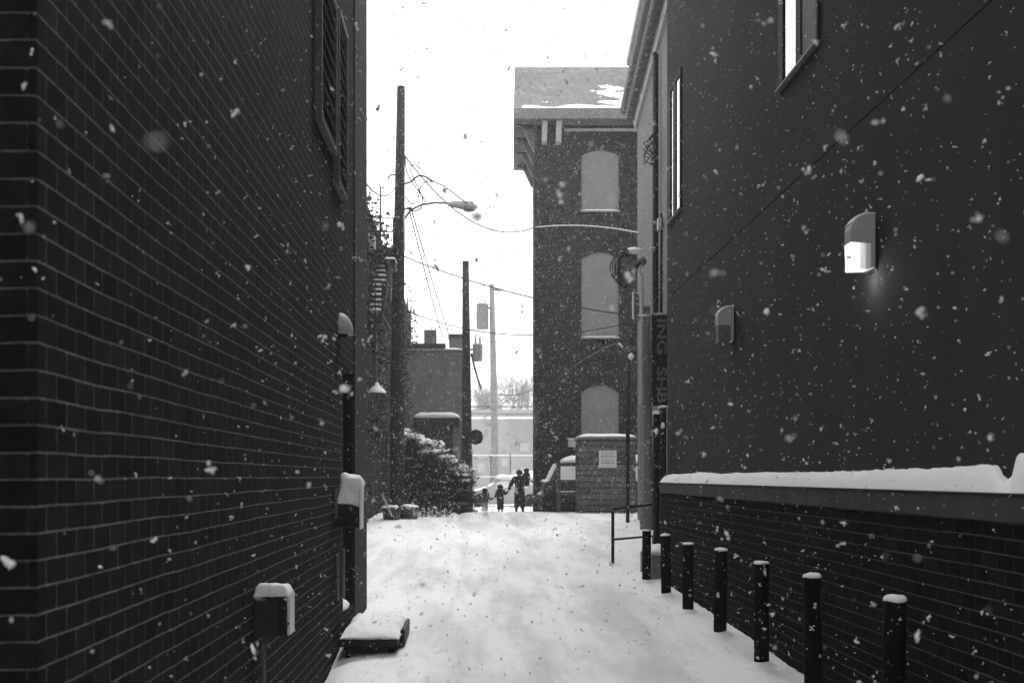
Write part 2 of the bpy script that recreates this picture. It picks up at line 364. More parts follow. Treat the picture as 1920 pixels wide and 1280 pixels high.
# mailbox-like box beside the door with a tall block of snow
t = empty('wall_box', (-1.37, 11.6, 1.15), 'black wall box carrying a tall leaning block of snow beside the recessed doorway', 'wall box')
MB().box(-1.499, -1.245, 11.5, 11.8, 1.20, 1.45).build('box', 'iron', t, bevel=.01)
o = MB().loft([[(-1.485, 11.5, 1.452), (-1.24, 11.5, 1.43), (-1.24, 11.8, 1.43), (-1.485, 11.8, 1.452)],
               [(-1.45, 11.52, 1.75), (-1.215, 11.52, 1.70), (-1.215, 11.8, 1.70), (-1.45, 11.8, 1.75)],
               [(-1.43, 11.55, 1.79), (-1.25, 11.55, 1.75), (-1.25, 11.78, 1.75), (-1.43, 11.78, 1.79)]]).build('snow_cap', 'snow', t, True, bevel=.025)
o.modifiers[0].segments = 4; rough(o, .05, .09)
MB().box(-1.242, -1.228, 11.48, 11.8, 1.18, 1.62).build('side_lid', 'white', t, bevel=.004)
MB().box(-1.5, -1.48, 11.44, 11.86, 1.3, 1.62).build('back_plate', 'grey', t)

# half-round wall lamp
t = empty('wall_lamp', (-1.42, 11.8, 3.3), 'small half round wall lamp capped with snow high on the dark left brick wall', 'wall lamp')
prof = []
s = MB()
rings = []
for k in range(9):
    a = math.pi/2*k/8; z = 3.32+.24*math.sin(a); rr = .15*math.cos(a)+.008
    rings.append([(XL+max(rr*math.sin(math.pi*j/12), 0)+.002, 11.82+rr*math.cos(math.pi*j/12), z) for j in range(13)])
s.loft(rings).build('shade', 'light', t, True)
MB().box(XL, XL+.1, 11.72, 11.92, 3.28, 3.318).build('base', 'iron', t)

# twin conduits low on wall
t = empty('conduit', (-1.47, 11.5, .3), 'pair of short grey conduits strapped low on the left brick wall before the doorway', 'conduit')
MB().tube([(XL+.03, 11.45, .42), (XL+.03, 11.45, .66)], .018).build('pipe', 'grey', t, True)
MB().tube([(XL+.03, 11.45, .68), (XL+.03, 11.45, .9)], .018).build('pipe', 'grey', t, True)
MB().tube([(XL+.035, 11.85, .4), (XL+.035, 11.85, .95)], .026).build('pipe', 'grey', t, True)

# metal step platform
t = empty('step_platform', (-1.1, 12, -.12), 'low black metal step platform under a snow layer in front of the doorway', 'step')
fz = .02
f = MB().box(-1.45, -.82, 11.35, 12.85, fz-.085, fz); f.build('deck', 'iron', t, bevel=.01)
f = MB().box(-.86, -.83, 11.55, 12.85, fz-.09, fz+.03); f.build('side_rail', 'iron', t)
f = MB().prism([(-.84, -.1), (-.77, -.1), (-.765, .07), (-.79, .08), (-.84, .03)], 'y', 11.7, 12.6); f.build('end_bracket', 'iron', t)
for (x, y) in ((-.9, 11.45), (-.9, 12.7), (-1.38, 11.45), (-1.38, 12.7)):
    MB().tube([(x, y, fz-.05), (x+.02, y, -.2), (x+.03, y, -.28)], [.03, .03, .045]).build('leg', 'iron', t, True)
c = MB(); snowcap(c, -1.44, -.8, 11.33, 12.87, fz+.001, .095, 24, 8, .8); rough(c.build('snow_cap', 'snow', t, True), .03, .06, 1)

# ---------------------------------------------------------------- right stucco building
XR = 3.5; RE = 19.4; RT = 15.5  # wall top RT, out of view, made taller to darken the near snow
b2 = empty('stucco_building', (6, 8, -.4), 'smooth dark grey stucco building with two black framed windows, right of the alley', 'building')
wins = [(10.8, 12.2, 6.14, 8.5), (18.0, 19.2, 6.26, 8.65)]
w_ = MB(); ys = [-8, 10.8, 12.2, 18.0, 19.2, RE]; SZ = 4.97
w_.box(XR, 14, -8, RE, -.9, SZ-.008); w_.box(XR+.012, 14, -8, RE, SZ-.008, SZ+.008)
for a, b_, z0, z1 in ((-8, 10.8, 0, 0), (12.2, 18.0, 0, 0), (19.2, RE, 0, 0)): w_.box(XR, XR+.4, a, b_, SZ+.008, RT)
for a, b_, z0, z1 in wins: w_.box(XR, XR+.4, a, b_, SZ+.008, z0); w_.box(XR, XR+.4, a, b_, z1, RT)
w_.box(XR+.4, 14, -8, RE, SZ+.008, RT)
w_.build('wall', 'stucco', b2)
MB().box(XR-.08, 14.1, -8.1, RE+.05, RT, RT+.25).build('parapet_cap', 'coping', b2)
for i, (a, b_, z0, z1) in enumerate(wins):
    f = MB(); x0, x1 = XR-.03, XR+.05; t_ = .055+.03*i
    f.box(x0, x1, a+.001, a+t_, z0+.03, z1-.001); f.box(x0, x1, b_-t_*3.2, b_-.001, z0+.03, z1-.001)
    f.box(x0, x1, a+t_, b_-t_*3.2, z1-t_, z1-.001); f.box(x0+.03, x1, a+t_, b_-t_*3.2, z0+.03, z0+.07)
    c_ = (a+b_)/2-.03; f.box(x0+.005, x1, c_-.085-.05*i, c_+.085+.05*i, z0+.07, z1-t_)
    fr = f.build('window', 'black', b2); fr['label'] = ('nearer black framed two pane window', 'farther black framed two pane window')[i]
    MB().box(XR-.012, XR-.004, a+t_, c_-.085, z0+.07, z1-t_).build('pane', 'glass' if i else 'paintedreflect', fr)
    MB().box(XR-.012, XR-.004, c_+.085, b_-t_*3.2, z0+.07, z1-t_).build('pane', 'glass', fr)
    MB().prism([(XR-.06, z0-.0), (XR-.06, z0+.022), (XR+.09, z0+.028), (XR+.09, z0+.0)], 'y', a-.03, b_+.03).build('sill', 'grey', fr)

# low brick wall with coping
XW = 3.1; WE = 17.75
t = empty('low_brick_wall', (3.3, 9, -.3), 'low dark brick wall with concrete coping and thick snow along the right side', 'wall')
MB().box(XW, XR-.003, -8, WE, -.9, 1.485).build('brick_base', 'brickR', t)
MB().box(XW-.025, XR-.004, -8, WE+.03, 1.486, 1.64).build('coping', 'coping', t, bevel=.006)
MB().box(XW-.032, XR-.005, -8, WE+.035, 1.641, 1.652).build('flashing', 'iron', t)
c = MB(); g = []; N = 520; K = 12
for j in range(N+1):
    y = 4.0+(WE-4.0)*(j/N)**1.3; row = []
    nb = mnoise.noise(Vector((y*.8, 0, 3)))*.03+mnoise.noise(Vector((y*3.5, 0, 7)))*.012
    h = .13+nb+.03*max(0, (10-y)/4)
    notch = 1
    h *= notch*min(1, ((WE-y)/.12+.05))**.4 if y > WE-.12 else notch
    
    for i in range(K+1):
        u = i/K; prof_ = min(1, u*3.2)**.5
        row.append(c.b.verts.new((XW-.028+.43*u-.012*math.sin(u*3.14)*(u < .3), y, 1.653+max(.002, (h+.06*(y < 2.0*(XW-.028+.43*u)-.1)*prof_)*(1-.78*math.exp(-((y-2.0*(XW-.028+.43*u))/.075)**2))*prof_*(1+.1*mnoise.noise(Vector((u*3, y*5, 1))))))))
    for v_ in row[1:]: v_.co.z += (.010*mnoise.noise(Vector((v_.co.x*22, y*22, 4)))+.016*mnoise.noise(Vector((v_.co.x*7, y*9, 8))))*min(1, h*12)
    g.append(row)
for j in range(N):
    for i in range(K): c.b.faces.new((g[j][i], g[j][i+1], g[j+1][i+1], g[j+1][i]))
c.build('snow_cap', 'snow', t, True)

t = empty('rear_light_block', (-8, -12, -.3), 'unseen dark brick block added behind the camera to shade the near alley', 'building')  # added out of view to darken the left front face and near snow
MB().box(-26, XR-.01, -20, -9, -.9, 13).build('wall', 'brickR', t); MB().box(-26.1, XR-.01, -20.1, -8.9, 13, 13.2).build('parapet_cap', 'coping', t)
# wall packs
def wallpack(y, lit, label):
    t = empty('wall_pack_lamp', (XR-.12, y, 3.5), label, 'wall lamp', 'wall lamps on the stucco building')
    x1 = XR-.02; z0, z1 = 3.55, 4.03; hw = .085
    prof_ = [(x1, z1-.005)]
    for k in range(7):
        a = k/6*math.pi/2; prof_.append((x1-.05-.165*math.sin(a), z1-.14+.14*math.cos(a)))
    prof_ += [(x1-.215, z0+.235), (x1-.04, z0+.225), (x1-.04, z0+.012), (x1, z0+.012)]
    MB().prism(prof_, 'y', y-hw, y+hw).build('housing', 'lampgrey', t, bevel=.008)
    MB().prism([(x1-.213, z0+.233), (x1-.042, z0+.223), (x1-.042, z0), (x1-.205, z0)], 'y', y-hw+.006, y+hw-.006).build('lens', 'lit' if lit else 'lens', t)
    MB().box(XR-.02, XR-.001, y-hw-.0, y+hw, z0-.015, z1-.08).build('back_plate', 'black', t)
    if lit:
        pl_ = bpy.data.lights.new('lamp_glow', 'POINT'); pl_.energy = 1.6; pl_.shadow_soft_size = .05
        po = bpy.data.objects.new('lamp_glow', pl_); C.objects.link(po); po.location = (x1-.12, y, z0-.07)
    c = MB(); g = []
    for j in range(9):
        yy = y-hw+2*hw*j/8; row = []
        for k in range(8):
            a = k/7*math.pi/2*.8; e = .02*math.sin(math.pi*(j+.5)/9)**.3
            row.append(c.b.verts.new((x1-.05*(k > 0)-.168*math.sin(a)*(k > 0), yy, z1-.14+.14*math.cos(a)+e)))
        g.append(row)
    for j in range(8):
        for k in range(7): c.b.faces.new((g[j][k], g[j][k+1], g[j+1][k+1], g[j+1][k]))
    o = c.build('snow_cap', 'snow', t, True); sl = o.modifiers.new('thick', 'SOLIDIFY'); sl.thickness = .015
    return t
wallpack(9.34, True, 'lit grey wall lamp glowing white on the dark stucco wall, nearer of the two')
wallpack(14.4, False, 'unlit grey wall lamp with snow on its top, farther along the stucco wall')

# bollards
XB = 2.86; bx = [(1675, 1120), (1525, 1077), (1428, 1052), (1350, 1028), (1290, 1017), (1249, 1001), (1212, 992)]
lab = ['nearest and largest black bollard, a rounded snow cap on its top', 'second nearest black bollard, a faint pale scuff near its top',
       'third black bollard from the camera, low snow cap', 'fourth black bollard from the camera, middle of the row of seven',
       'fifth black bollard from the camera beside the dark brick wall', 'sixth black bollard from the camera, in front of the grey concrete block',
       'farthest black bollard, beside the black handrail']
proto = None
for i, (x, y) in enumerate(bx):
    Yb = XB*F/(x-CX); zt = EYE-(y-CY)*Yb/F
    t = empty('bollard', (XB, Yb, 0), lab[i], 'bollard', 'black bollards along the low brick wall')
    z0 = -.5; r_ = .074; t.rotation_euler = (R((.4, -.5, .6, .2, -.7, .5, -.3)[i]), R((.5, -.6, -.3, .7, .3, -.8, .4)[i]), 0)
    MB().lathe([(r_, z0), (r_, zt-.03), (r_-.006, zt-.022)], (XB, Yb, 0), 20).build('post', 'bollard', t, False)
    for p in t.children[0].data.polygons: p.use_smooth = abs(p.normal.z) < .5
    hs = (.028, .02, .014, .016, .012, .015, .006)[i]
    c = MB().lathe([(r_-.004, zt-.0225), (r_+.004, zt-.016), (r_+.001, zt-.012+hs*.4), (r_*.8, zt-.01+hs), (r_*.3, zt-.008+hs*1.15), (.002, zt-.008+hs*1.2)], (XB, Yb, 0), 16)
    for v in c.b.verts: v.co.z += .006*mnoise.noise(v.co*14)
    rough(c.build('snow_cap', 'snow', t, True), .014, .03, 1)
    gz = G(XB, Yb)
    # snow pushed up round the foot
    c = MB(); rr = random.Random(i)
    c.lathe([(.3, gz-.08), (.2, gz-.005), (.12, gz+.03), (.074, gz+.045), (.05, gz+.03)], (XB, Yb, 0), 18)
    for v in c.b.verts: v.co.z += .03*mnoise.noise(v.co*6)
    c.build('snow_collar', 'snow', t, True)

# handrail
t = empty('handrail', (2.67, 20.5, 0), 'black pipe handrail with two rails beyond the last bollard', 'handrail')
MB().tube([P(1149, 1075, 20.5), P(1149, 955, 20.5), P(1151, 953.5, 20.5), P(1228, 945, 20.6)], .024).build('top_rail', 'black', t, True)
MB().tube([P(1149, 1011, 20.5), P(1228, 1004, 20.6)], .021).build('lower_rail', 'black', t, True)
MB().tube([P(1149, 1090, 20.5), P(1149, 956, 20.5)], .03).build('post', 'black', t, True)
o = MB().tube([P(1151, 1069, 20.4), P(1175, 1066, 20.4), P(1215, 1064, 20.4)], .02).build('ground_bar', 'iron', t, True)

# concrete block and black standpipes
t = empty('concrete_block', (3.25, 18.3, -.1), 'grey concrete block topped with snow at the end of the low brick wall', 'block')
MB().box(2.98, 3.4, 18.0, 19.2, -.4, .42).build('block', 'conc', t, bevel=.02)
c = MB(); snowcap(c, 2.97, 3.41, 17.99, 19.21, .42, .14, 8, 5); c.build('snow_cap', 'snow', t, True)
t = empty('standpipe', (3.3, 19.0, .5), 'pair of black pipes with snowy valve heads against the corner of the stucco building', 'pipe')
MB().tube([P(1231, 1025, 19.1), P(1231, 775, 19.1)], .062, 12).build('pipe', 'black', t, True)
MB().tube([P(1243, 1025, 18.9), P(1243, 765, 18.9)], .06, 12).build('pipe', 'black', t, True)
MB().tube([P(1222, 800, 19.1), P(1250, 796, 19.0)], .03, 8).build('clamp', 'iron', t, True)
for (x, y, r_) in ((1231, 773, .08), (1243, 763, .09)):
    MB().blob(P(x, y, 19), (r_, r_, .035), 2, .4, x).build('snow_cap', 'snow', t, True)
    MB().blob(P(x, y+35, 18.85), (.04, .04, .06), 2, .5, y).build('snow_patch', 'snow', t, True)
MB().box(*sum([[P(1224, 0, 19.1).x, P(1240, 0, 19.1).x], [19.0, 19.2]], []), P(0, 1030, 19.1).z, P(0, 1006, 19.1).z).build('valve_box', 'iron', t, bevel=.01)

# ---------------------------------------------------------------- pale building beyond (right) with dentil cornice
XP = 4.9; PY0, PY1 = 19.7, 32.2
def shear(mb):
    for v in mb.b.verts: v.co.x += .063*(v.co.y-32)
    return mb
t = empty('pale_building', (7, 25, 0), 'pale plastered building with a dentilled cornice behind the stucco building', 'building')
shear(MB().box(XP, 13, PY0, PY1, -.5, 12.9)).build('wall', 'paleB', t)
c = MB()
c.prism([(XP, 12.25), (XP-.08, 12.27), (XP-.1, 12.4), (XP-.12, 12.42), (XP-.14, 12.6), (XP-.36, 12.7), (XP-.36, 12.74), (XP, 12.74)], 'y', PY0, PY1+.1)
cn = shear(c).build('cornice', 'trimL', t)
c = MB(); c.prism([(XP, 12.742), (XP-.4, 12.742), (XP-.47, 12.78), (XP-.5, 12.86), (XP-.5, 12.96), (XP, 12.96)], 'y', PY0, PY1+.25)
shear(c).build('gutter', 'trim', t)
c = MB(); c.prism([(XP, 12.962), (XP-.5, 12.962), (XP-.56, 13.0), (XP-.58, 13.12), (XP, 13.12)], 'y', PY0, 29.2); shear(c).build('crown_moulding', 'trimL', t)
d = MB().box(XP-.142, XP-.134, PY0, PY1, 12.45, 12.68); y = PY0
while y < PY1: d.box(XP-.33, XP-.136, y, y+.13, 12.46, 12.67); y += .33
shear(d).build('dentil_moulding', 'trim', cn)
shear(MB().prism([(XP-.45, 13.13), (13, 13.13), (13, 14.6)], 'y', PY0, PY1)).build('roof', 'shingle', t)
dp = MB(); dp.tube([P(1229, y_, 26) for y_ in (100, 300, 420, 620, 760)], .075).build('downspout', 'iron', t, True)
MB().tube([P(1240, y_, 25.5) for y_ in (400, 560, 760)], .04).build('conduit', 'iron', t, True)
MB().box(P(1233, 0, 25.3).x, P(1239, 0, 25.3).x, 25.2, 25.4, P(0, 432, 25.3).z, P(0, 410, 25.3).z).build('junction_box', 'light', t)
# tangle of cable above
t = empty('cable_tangle', P(1222, 290, 25.8), 'loose black cable tangle on the downspout high on the pale building', 'cable')
rr = random.Random(4)
for k in range(5):
    pts = [P(1231+rr.uniform(-2, 3), 250+rr.uniform(-6, 6), 25.7)]
    for j in range(6): pts.append(P(1218+9*math.sin(j*1.3+k)+rr.uniform(-4, 4), 262+j*9+rr.uniform(-4, 4), 25.7+rr.uniform(-.1, .1)))
    MB().tube(pts, .014, 5).build('cable', 'wire', t, True)

# blade sign with vertical lettering
t = empty('blade_sign', P(1238, 750, 20.4), 'dark vertical blade sign with pale sideways letters at the corner of the stucco building', 'sign')
ys_ = 20.6
a0, a1 = P(1222, 760, ys_), P(1254, 590, ys_)
MB().box(a0.x, a1.x, ys_, ys_+.08, a0.z, a1.z).build('panel', 'iron', t, bevel=.006)
MB().box(a0.x-.12, a1.x+.02, ys_-.01, ys_+.09, a1.z+.002, a1.z+.02).build('top_bar', 'light', t)
tx = bpy.data.curves.new('lettering', 'FONT'); tx.body = 'ING  SHB'; tx.size = .36; tx.extrude = .008; tx.offset = .008; tx.align_x = 'CENTER'; tx.align_y = 'CENTER'
to = bpy.data.objects.new('tmp', tx); C.objects.link(to)
mm_ = bpy.data.meshes.new_from_object(to.evaluated_get(bpy.context.evaluated_depsgraph_get())); bpy.data.objects.remove(to)
mm_.transform(Matrix.Rotation(R(90), 4, 'X')); mm_.transform(Matrix.Rotation(R(90), 4, 'Y'))
cc = P(1240, 676, ys_-.02); xs = [v.co.z for v in mm_.vertices]; kz = (P(0, 592, ys_).z-P(0, 756, ys_).z)/(max(xs)-min(xs))*.96
mm_.transform(Matrix.Scale(kz, 4, (0, 0, 1))); xx = [v.co.x for v in mm_.vertices]; mm_.transform(Matrix.Scale(.19/(max(xx)-min(xx)), 4, (1, 0, 0)))
mm_.transform(Matrix.Translation(cc-wl(t))); mm_.materials.append(M['trim'])
o = bpy.data.objects.new('lettering', mm_); C.objects.link(o); o.parent = t

# right utility pole, mast with cable coil
t = empty('utility_pole', P(1212, 982, 27), 'pale weathered utility pole with a slim riser pipe standing beside the black handrail', 'utility pole')
MB().tube([P(1214, 1000, 27), P(1211, 850, 27), P(1211, 700, 27), P(1210, 575, 27)], [.19, .165, .14, .12], 14).build('pole', 'woodpale', t, True)
MB().tube([P(1203, 760, 26.7), P(1203, 495, 26.7)], .055, 10).build('riser_pipe', 'light', t, True)
MB().lathe([(.09, 0), (.09, .05), (.12, .06), (.1, .14), (.02, .2)], P(1204, 496, 26.7), 12).build('weatherhead', 'grey', t, True)
MB().blob(P(1190, 470, 26.6), (.22, .12, .08), 2, .3, 2).build('snow_cap', 'snow', t, True)
MB().tube([P(1197, 592, 26.7), P(1240, 588, 24)], .025, 6).build('crossarm', 'light', t, True)
t = empty('cable_coil', P(1172, 540, 26.5), 'coiled black service cable hanging from the riser pipe head of the pale pole', 'cable')
rr = random.Random(9)
for k in range(7):
    cx_, cy_ = 1170+rr.uniform(-4, 8), 503+rr.uniform(-6, 6); ax, ay = rr.uniform(10, 24), rr.uniform(24, 38)
    pts = [P(cx_+ax*math.cos(a), cy_+ay*math.sin(a), 26.6+.15*math.sin(a*2+k)) for a in [math.pi*2*j/18-.3 for j in range(17)]]
    MB().tube([P(1203, 488, 26.7)]+pts[1:], .017, 5).build('loop', 'wire', t, True)
t = empty('sign_panel', P(1192, 600, 26.9), 'small grey panel with a pale rim bracketed to the pale utility pole', 'panel')
a0, a1 = P(1188, 598, 26.9), P(1203, 550, 26.9)
MB().box(a0.x, a1.x, 26.88, 26.92, a0.z, a1.z).build('panel', 'grey', t)
MB().box(a0.x-.03, a0.x+.005, 26.86, 26.94, a0.z, a1.z+.03).build('rim', 'white', t); MB().box(a0.x+.006, a1.x, 26.86, 26.94, a1.z, a1.z+.03).build('rim', 'white', t)
t = empty('thin_post', P(1177, 975, 30), 'slim dark post standing in snow before the block enclosure', 'post')
MB().tube([P(1177, 990, 30), P(1177, 655, 30)], .055, 8).build('post', 'iron', t, True)
MB().tube([P(1158, 642, 30), P(1166, 652, 30), P(1177, 660, 30), P(1188, 678, 30), P(1204, 683, 28)], .03, 6).build('arm', 'grey', t, True)
MB().blob(P(1183, 668, 29.9), (.09, .08, .09), 2, .4, 5).build('snow_clump', 'snow', t, True)
MB().tube([P(1160, 643, 29.9), P(1168, 651, 29.9)], .028, 5).build('snow_on_arm', 'snow', t, True)

# ---------------------------------------------------------------- block enclosure with notice
EY = 35.5; x0, x1 = P(1088, 0, EY).x, P(1192, 0, EY).x
t = empty('block_enclosure', ((x0+x1)/2, EY, .4), 'rough block refuse enclosure with a snowy top in front of the tall brick building', 'enclosure')
MB().box(x0, x1, EY, EY+1.7, .1, 3.0).build('wall', 'block', t)
MB().box(x0-.04, x1+.04, EY-.04, EY+1.74, 3.0, 3.06).build('coping', 'conc', t)
c = MB(); snowcap(c, x0-.06, x1+.06, EY-.06, EY+1.76, 3.062, .12, 20, 2); c.build('snow_cap', 'snow', t, True)
n0, n1 = P(1123, 876, EY-.02), P(1156, 844, EY-.02)
t = empty('notice_sign', (n0.x, EY-.02, n0.z), 'square white notice with dark lettering fixed to the block enclosure', 'sign')
MB().box(n0.x, n1.x, EY-.03, EY-.005, n0.z, n1.z).build('board', 'white', t)
s = MB(); W = n1.x-n0.x; rr = random.Random(2)
for (v, h, ga, bold) in ((.83, .05, .05, 1), (.72, .04, .05, 1), (.55, .13, .09, 1.2), (.4, .05, .05, 1), (.22, .1, .085, 1.8), (.1, .03, .04, 1)):
    u = .13
    while u < .86:
        sk = rr.uniform(-.03, .04); uu = n0.x+W*u; z = n0.z+W*v; hh = W*h
        s.prism([(uu, z), (uu+W*.022*bold, z), (uu+W*(.022*bold+sk), z+hh), (uu+W*sk, z+hh)], 'y', EY-.036, EY-.031)
        if rr.random() < .6: zz = z+hh*rr.choice((0, .45, .85)); s.box(uu+W*.026*bold+.004, uu+W*ga*.8, EY-.036, EY-.031, zz, zz+W*.018)
        u += ga
s.build('lettering', 'iron', t)

# ---------------------------------------------------------------- tall brick building
b3 = empty('tall_brick_building', (6, 40, .3), 'tall three storey brick building with boarded arched windows and a bracketed eave', 'building')
fl, bl = P(1003, 0, 40).x, P(999, 0, 45.7).x
ez = 14.9
w_ = MB(); YF = 40
ww = [(1090, 1160, 281, 291, 395), (1091, 1162, 472, 485, 632), (1084, 1163, 721, 735, 870)]
xs0 = [P(a, 0, YF).x for a in (1003, 1090, 1161)]
# facade: columns of wall around the window column (one continuous facade of butted blocks)
wx0, wx1 = P(1090, 0, YF).x, P(1161, 0, YF).x
w_.loft([[(fl, YF, -.5), (wx0, YF, -.5), (wx0, 45.7, -.5), (bl, 45.7, -.5)], [(fl, YF, ez), (wx0, YF, ez), (wx0, 45.7, ez), (bl, 45.7, ez)]])
w_.box(wx1, 13, YF, 45.7, -.5, ez)
zz = [(P(0, a[4], YF).z, P(0, a[3], YF).z, P(0, a[2], YF).z) for a in ww]; lo = -.5
for (zb, zsp, zt) in sorted(zz):
    w_.box(wx0, wx1, YF, 45.7, lo, zb)
    w_.box(wx0, wx1, YF+.13, 45.7, zb, zt+.02)
    # spandrels of the arch
    N = 10; px = [wx0+(wx1-wx0)*k/N for k in range(N+1)]
    pz = [zsp+(zt-zsp)*(1-(2*k/N-1)**2) for k in range(N+1)]
    w_.prism([(px[k], pz[k]) for k in range(N+1)]+[(wx1, zt+.02), (wx0, zt+.02)], 'y', YF, YF+.13)
    lo = zt+.02
w_.box(wx0, wx1, YF, 45.7, lo, ez)
w_.build('wall', 'brickE', b3)
for k, (zb, zsp, zt) in enumerate(zz):
    N = 10; px = [wx0+(wx1-wx0)*k_/N for k_ in range(N+1)]
    pz = [zsp+(zt-zsp)*(1-(2*k_/N-1)**2)-.004 for k_ in range(N+1)]
    o = MB().prism([(wx1-.004, zb+.004), (wx0+.004, zb+.004)]+[(min(max(px[j], wx0+.004), wx1-.004), pz[j]) for j in range(N+1)], 'y', YF+.05, YF+.125).build('window_board', 'board', b3)
    if k < 2:
        s = MB().box(wx0-.03, wx1+.03, YF-.05, YF-.003, zb-.06, zb).build('sill', 'conc', o)
        c = MB(); snowcap(c, wx0-.03, wx1+.03, YF-.05, YF-.001, zb+.001, .035, 10, ny=3); c.build('snow', 'snow', o, True)
X0f, X0b = P(963, 0, 39.2).x, P(963, 0, 45.9).x
def slab(z0, z1, inset=0, yf=39.2, yb=45.9):
    return [[(X0f+inset, yf+inset, z), (13, yf+inset, z), (13, yb, z), (X0b+inset, yb, z)] for z in (z0, z1)]
MB().loft(slab(ez+.001, ez+.36)).build('eave', 'trim', b3)
MB().prism([(39.2, ez+.362), (42.5, P(0, 126, 42.5).z), (45.9, P(0, 126, 42.5).z), (45.9, ez+.362)], 'x', 0, 13)
r_ = MB(); zr = P(0, 126, 42.5).z
r_.loft([[(X0f, 39.2, ez+.362), (P(965, 0, 42.5).x, 42.5, zr), (P(964, 0, 45.9).x, 45.9, zr), (X0b, 45.9, ez+.362)], [(13, 39.2, ez+.362), (13, 42.5, zr), (13, 45.9, zr), (13, 45.9, ez+.362)]])
rf = r_.build('roof', 'shingle', b3)
def onroof(y): return ez+.362+(zr-ez-.362)*(y-39.2)/3.3
c = MB(); g = []
for j in range(61):
    row = []
    for i in range(121):
        x = X0f+.28+5.4*i/120; yy = 39.22+2.5*j/60
        cov = .75*math.exp(-(j/60)/.09)+.62*max(0, (x-3.6)/2.6)*math.exp(-((yy-40.1)/.75)**2)-.30
        nz = .34*mnoise.noise(Vector((x*.9, yy*3.2, 2)))+.16*mnoise.noise(Vector((x*3, yy*8, 5)))+.08*mnoise.noise(Vector((x*9, yy*18, 9)))
        edge = min(1, j/1.5, (60-j)/3, i/2, (120-i)/2)
        row.append(c.b.verts.new((x, yy, onroof(yy)+max(-.05, min(.07, .16*(cov+nz)))*edge-.03*(1-edge))))
    g.append(row)
for j in range(60):
    for i in range(120): c.b.faces.new((g[j][i], g[j][i+1], g[j+1][i+1], g[j+1][i]))
c.build('snow', 'snow', rf, True)
# soffit battens along the left return, brackets, frieze line
for yy in (39.9, 41.5, 43.3, 45.1):
    xl = X0f+(X0b-X0f)*(yy-39.2)/6.7; MB().box(xl+.12, xl+.72, yy, yy+.25, ez-.07, ez).build('soffit_batten', 'iron', b3)
for (xa, xb) in ((1017, 1026), (1043, 1053)):
    a_, c_ = P(xa, 0, 39.6).x, P(xb, 0, 39.6).x; z0 = P(0, 266, 39.6).z
    MB().prism([(39.997, z0), (39.75, z0+.05), (39.62, z0+.35), (39.4, ez-.05), (39.4, ez-.001), (39.997, ez-.001)], 'x', a_, c_).build('bracket', 'trimL', b3)
for yy in (40.2, 41.9, 43.6, 45.2):
    xw = fl+(bl-fl)*(yy-40)/5.7; MB().prism([(xw-.003, ez-.9), (xw-.1, ez-.8), (xw-.35, ez-.25), (xw-.45, ez-.08), (xw-.003, ez-.08)], 'y', yy, yy+.2).build('bracket', 'trim', b3)
MB().box(P(1058, 0, 39.95).x, 13, 39.94, 39.997, P(0, 246, 39.95).z, P(0, 241, 39.95).z).build('frieze_moulding', 'trimL', b3)
MB().box(fl-.02, fl+.28, 39.96, 39.997, .2, ez-1.2).build('corner_strip', 'brickE', b3)
o = empty('meter_box', P(1073, 838, 39.95), 'small pale meter box on the tall brick building left of the enclosure', 'meter box')
a0, a1 = P(1065, 838, 39.9), P(1082, 823, 39.9); MB().box(a0.x, a1.x, 39.8, 39.99, a0.z, a1.z).build('box', 'light', o, bevel=.02)
MB().box(a0.x-.02, a1.x+.02, 39.77, 39.99, a1.z+.001, a1.z+.03).build('snow_cap', 'snow', o)

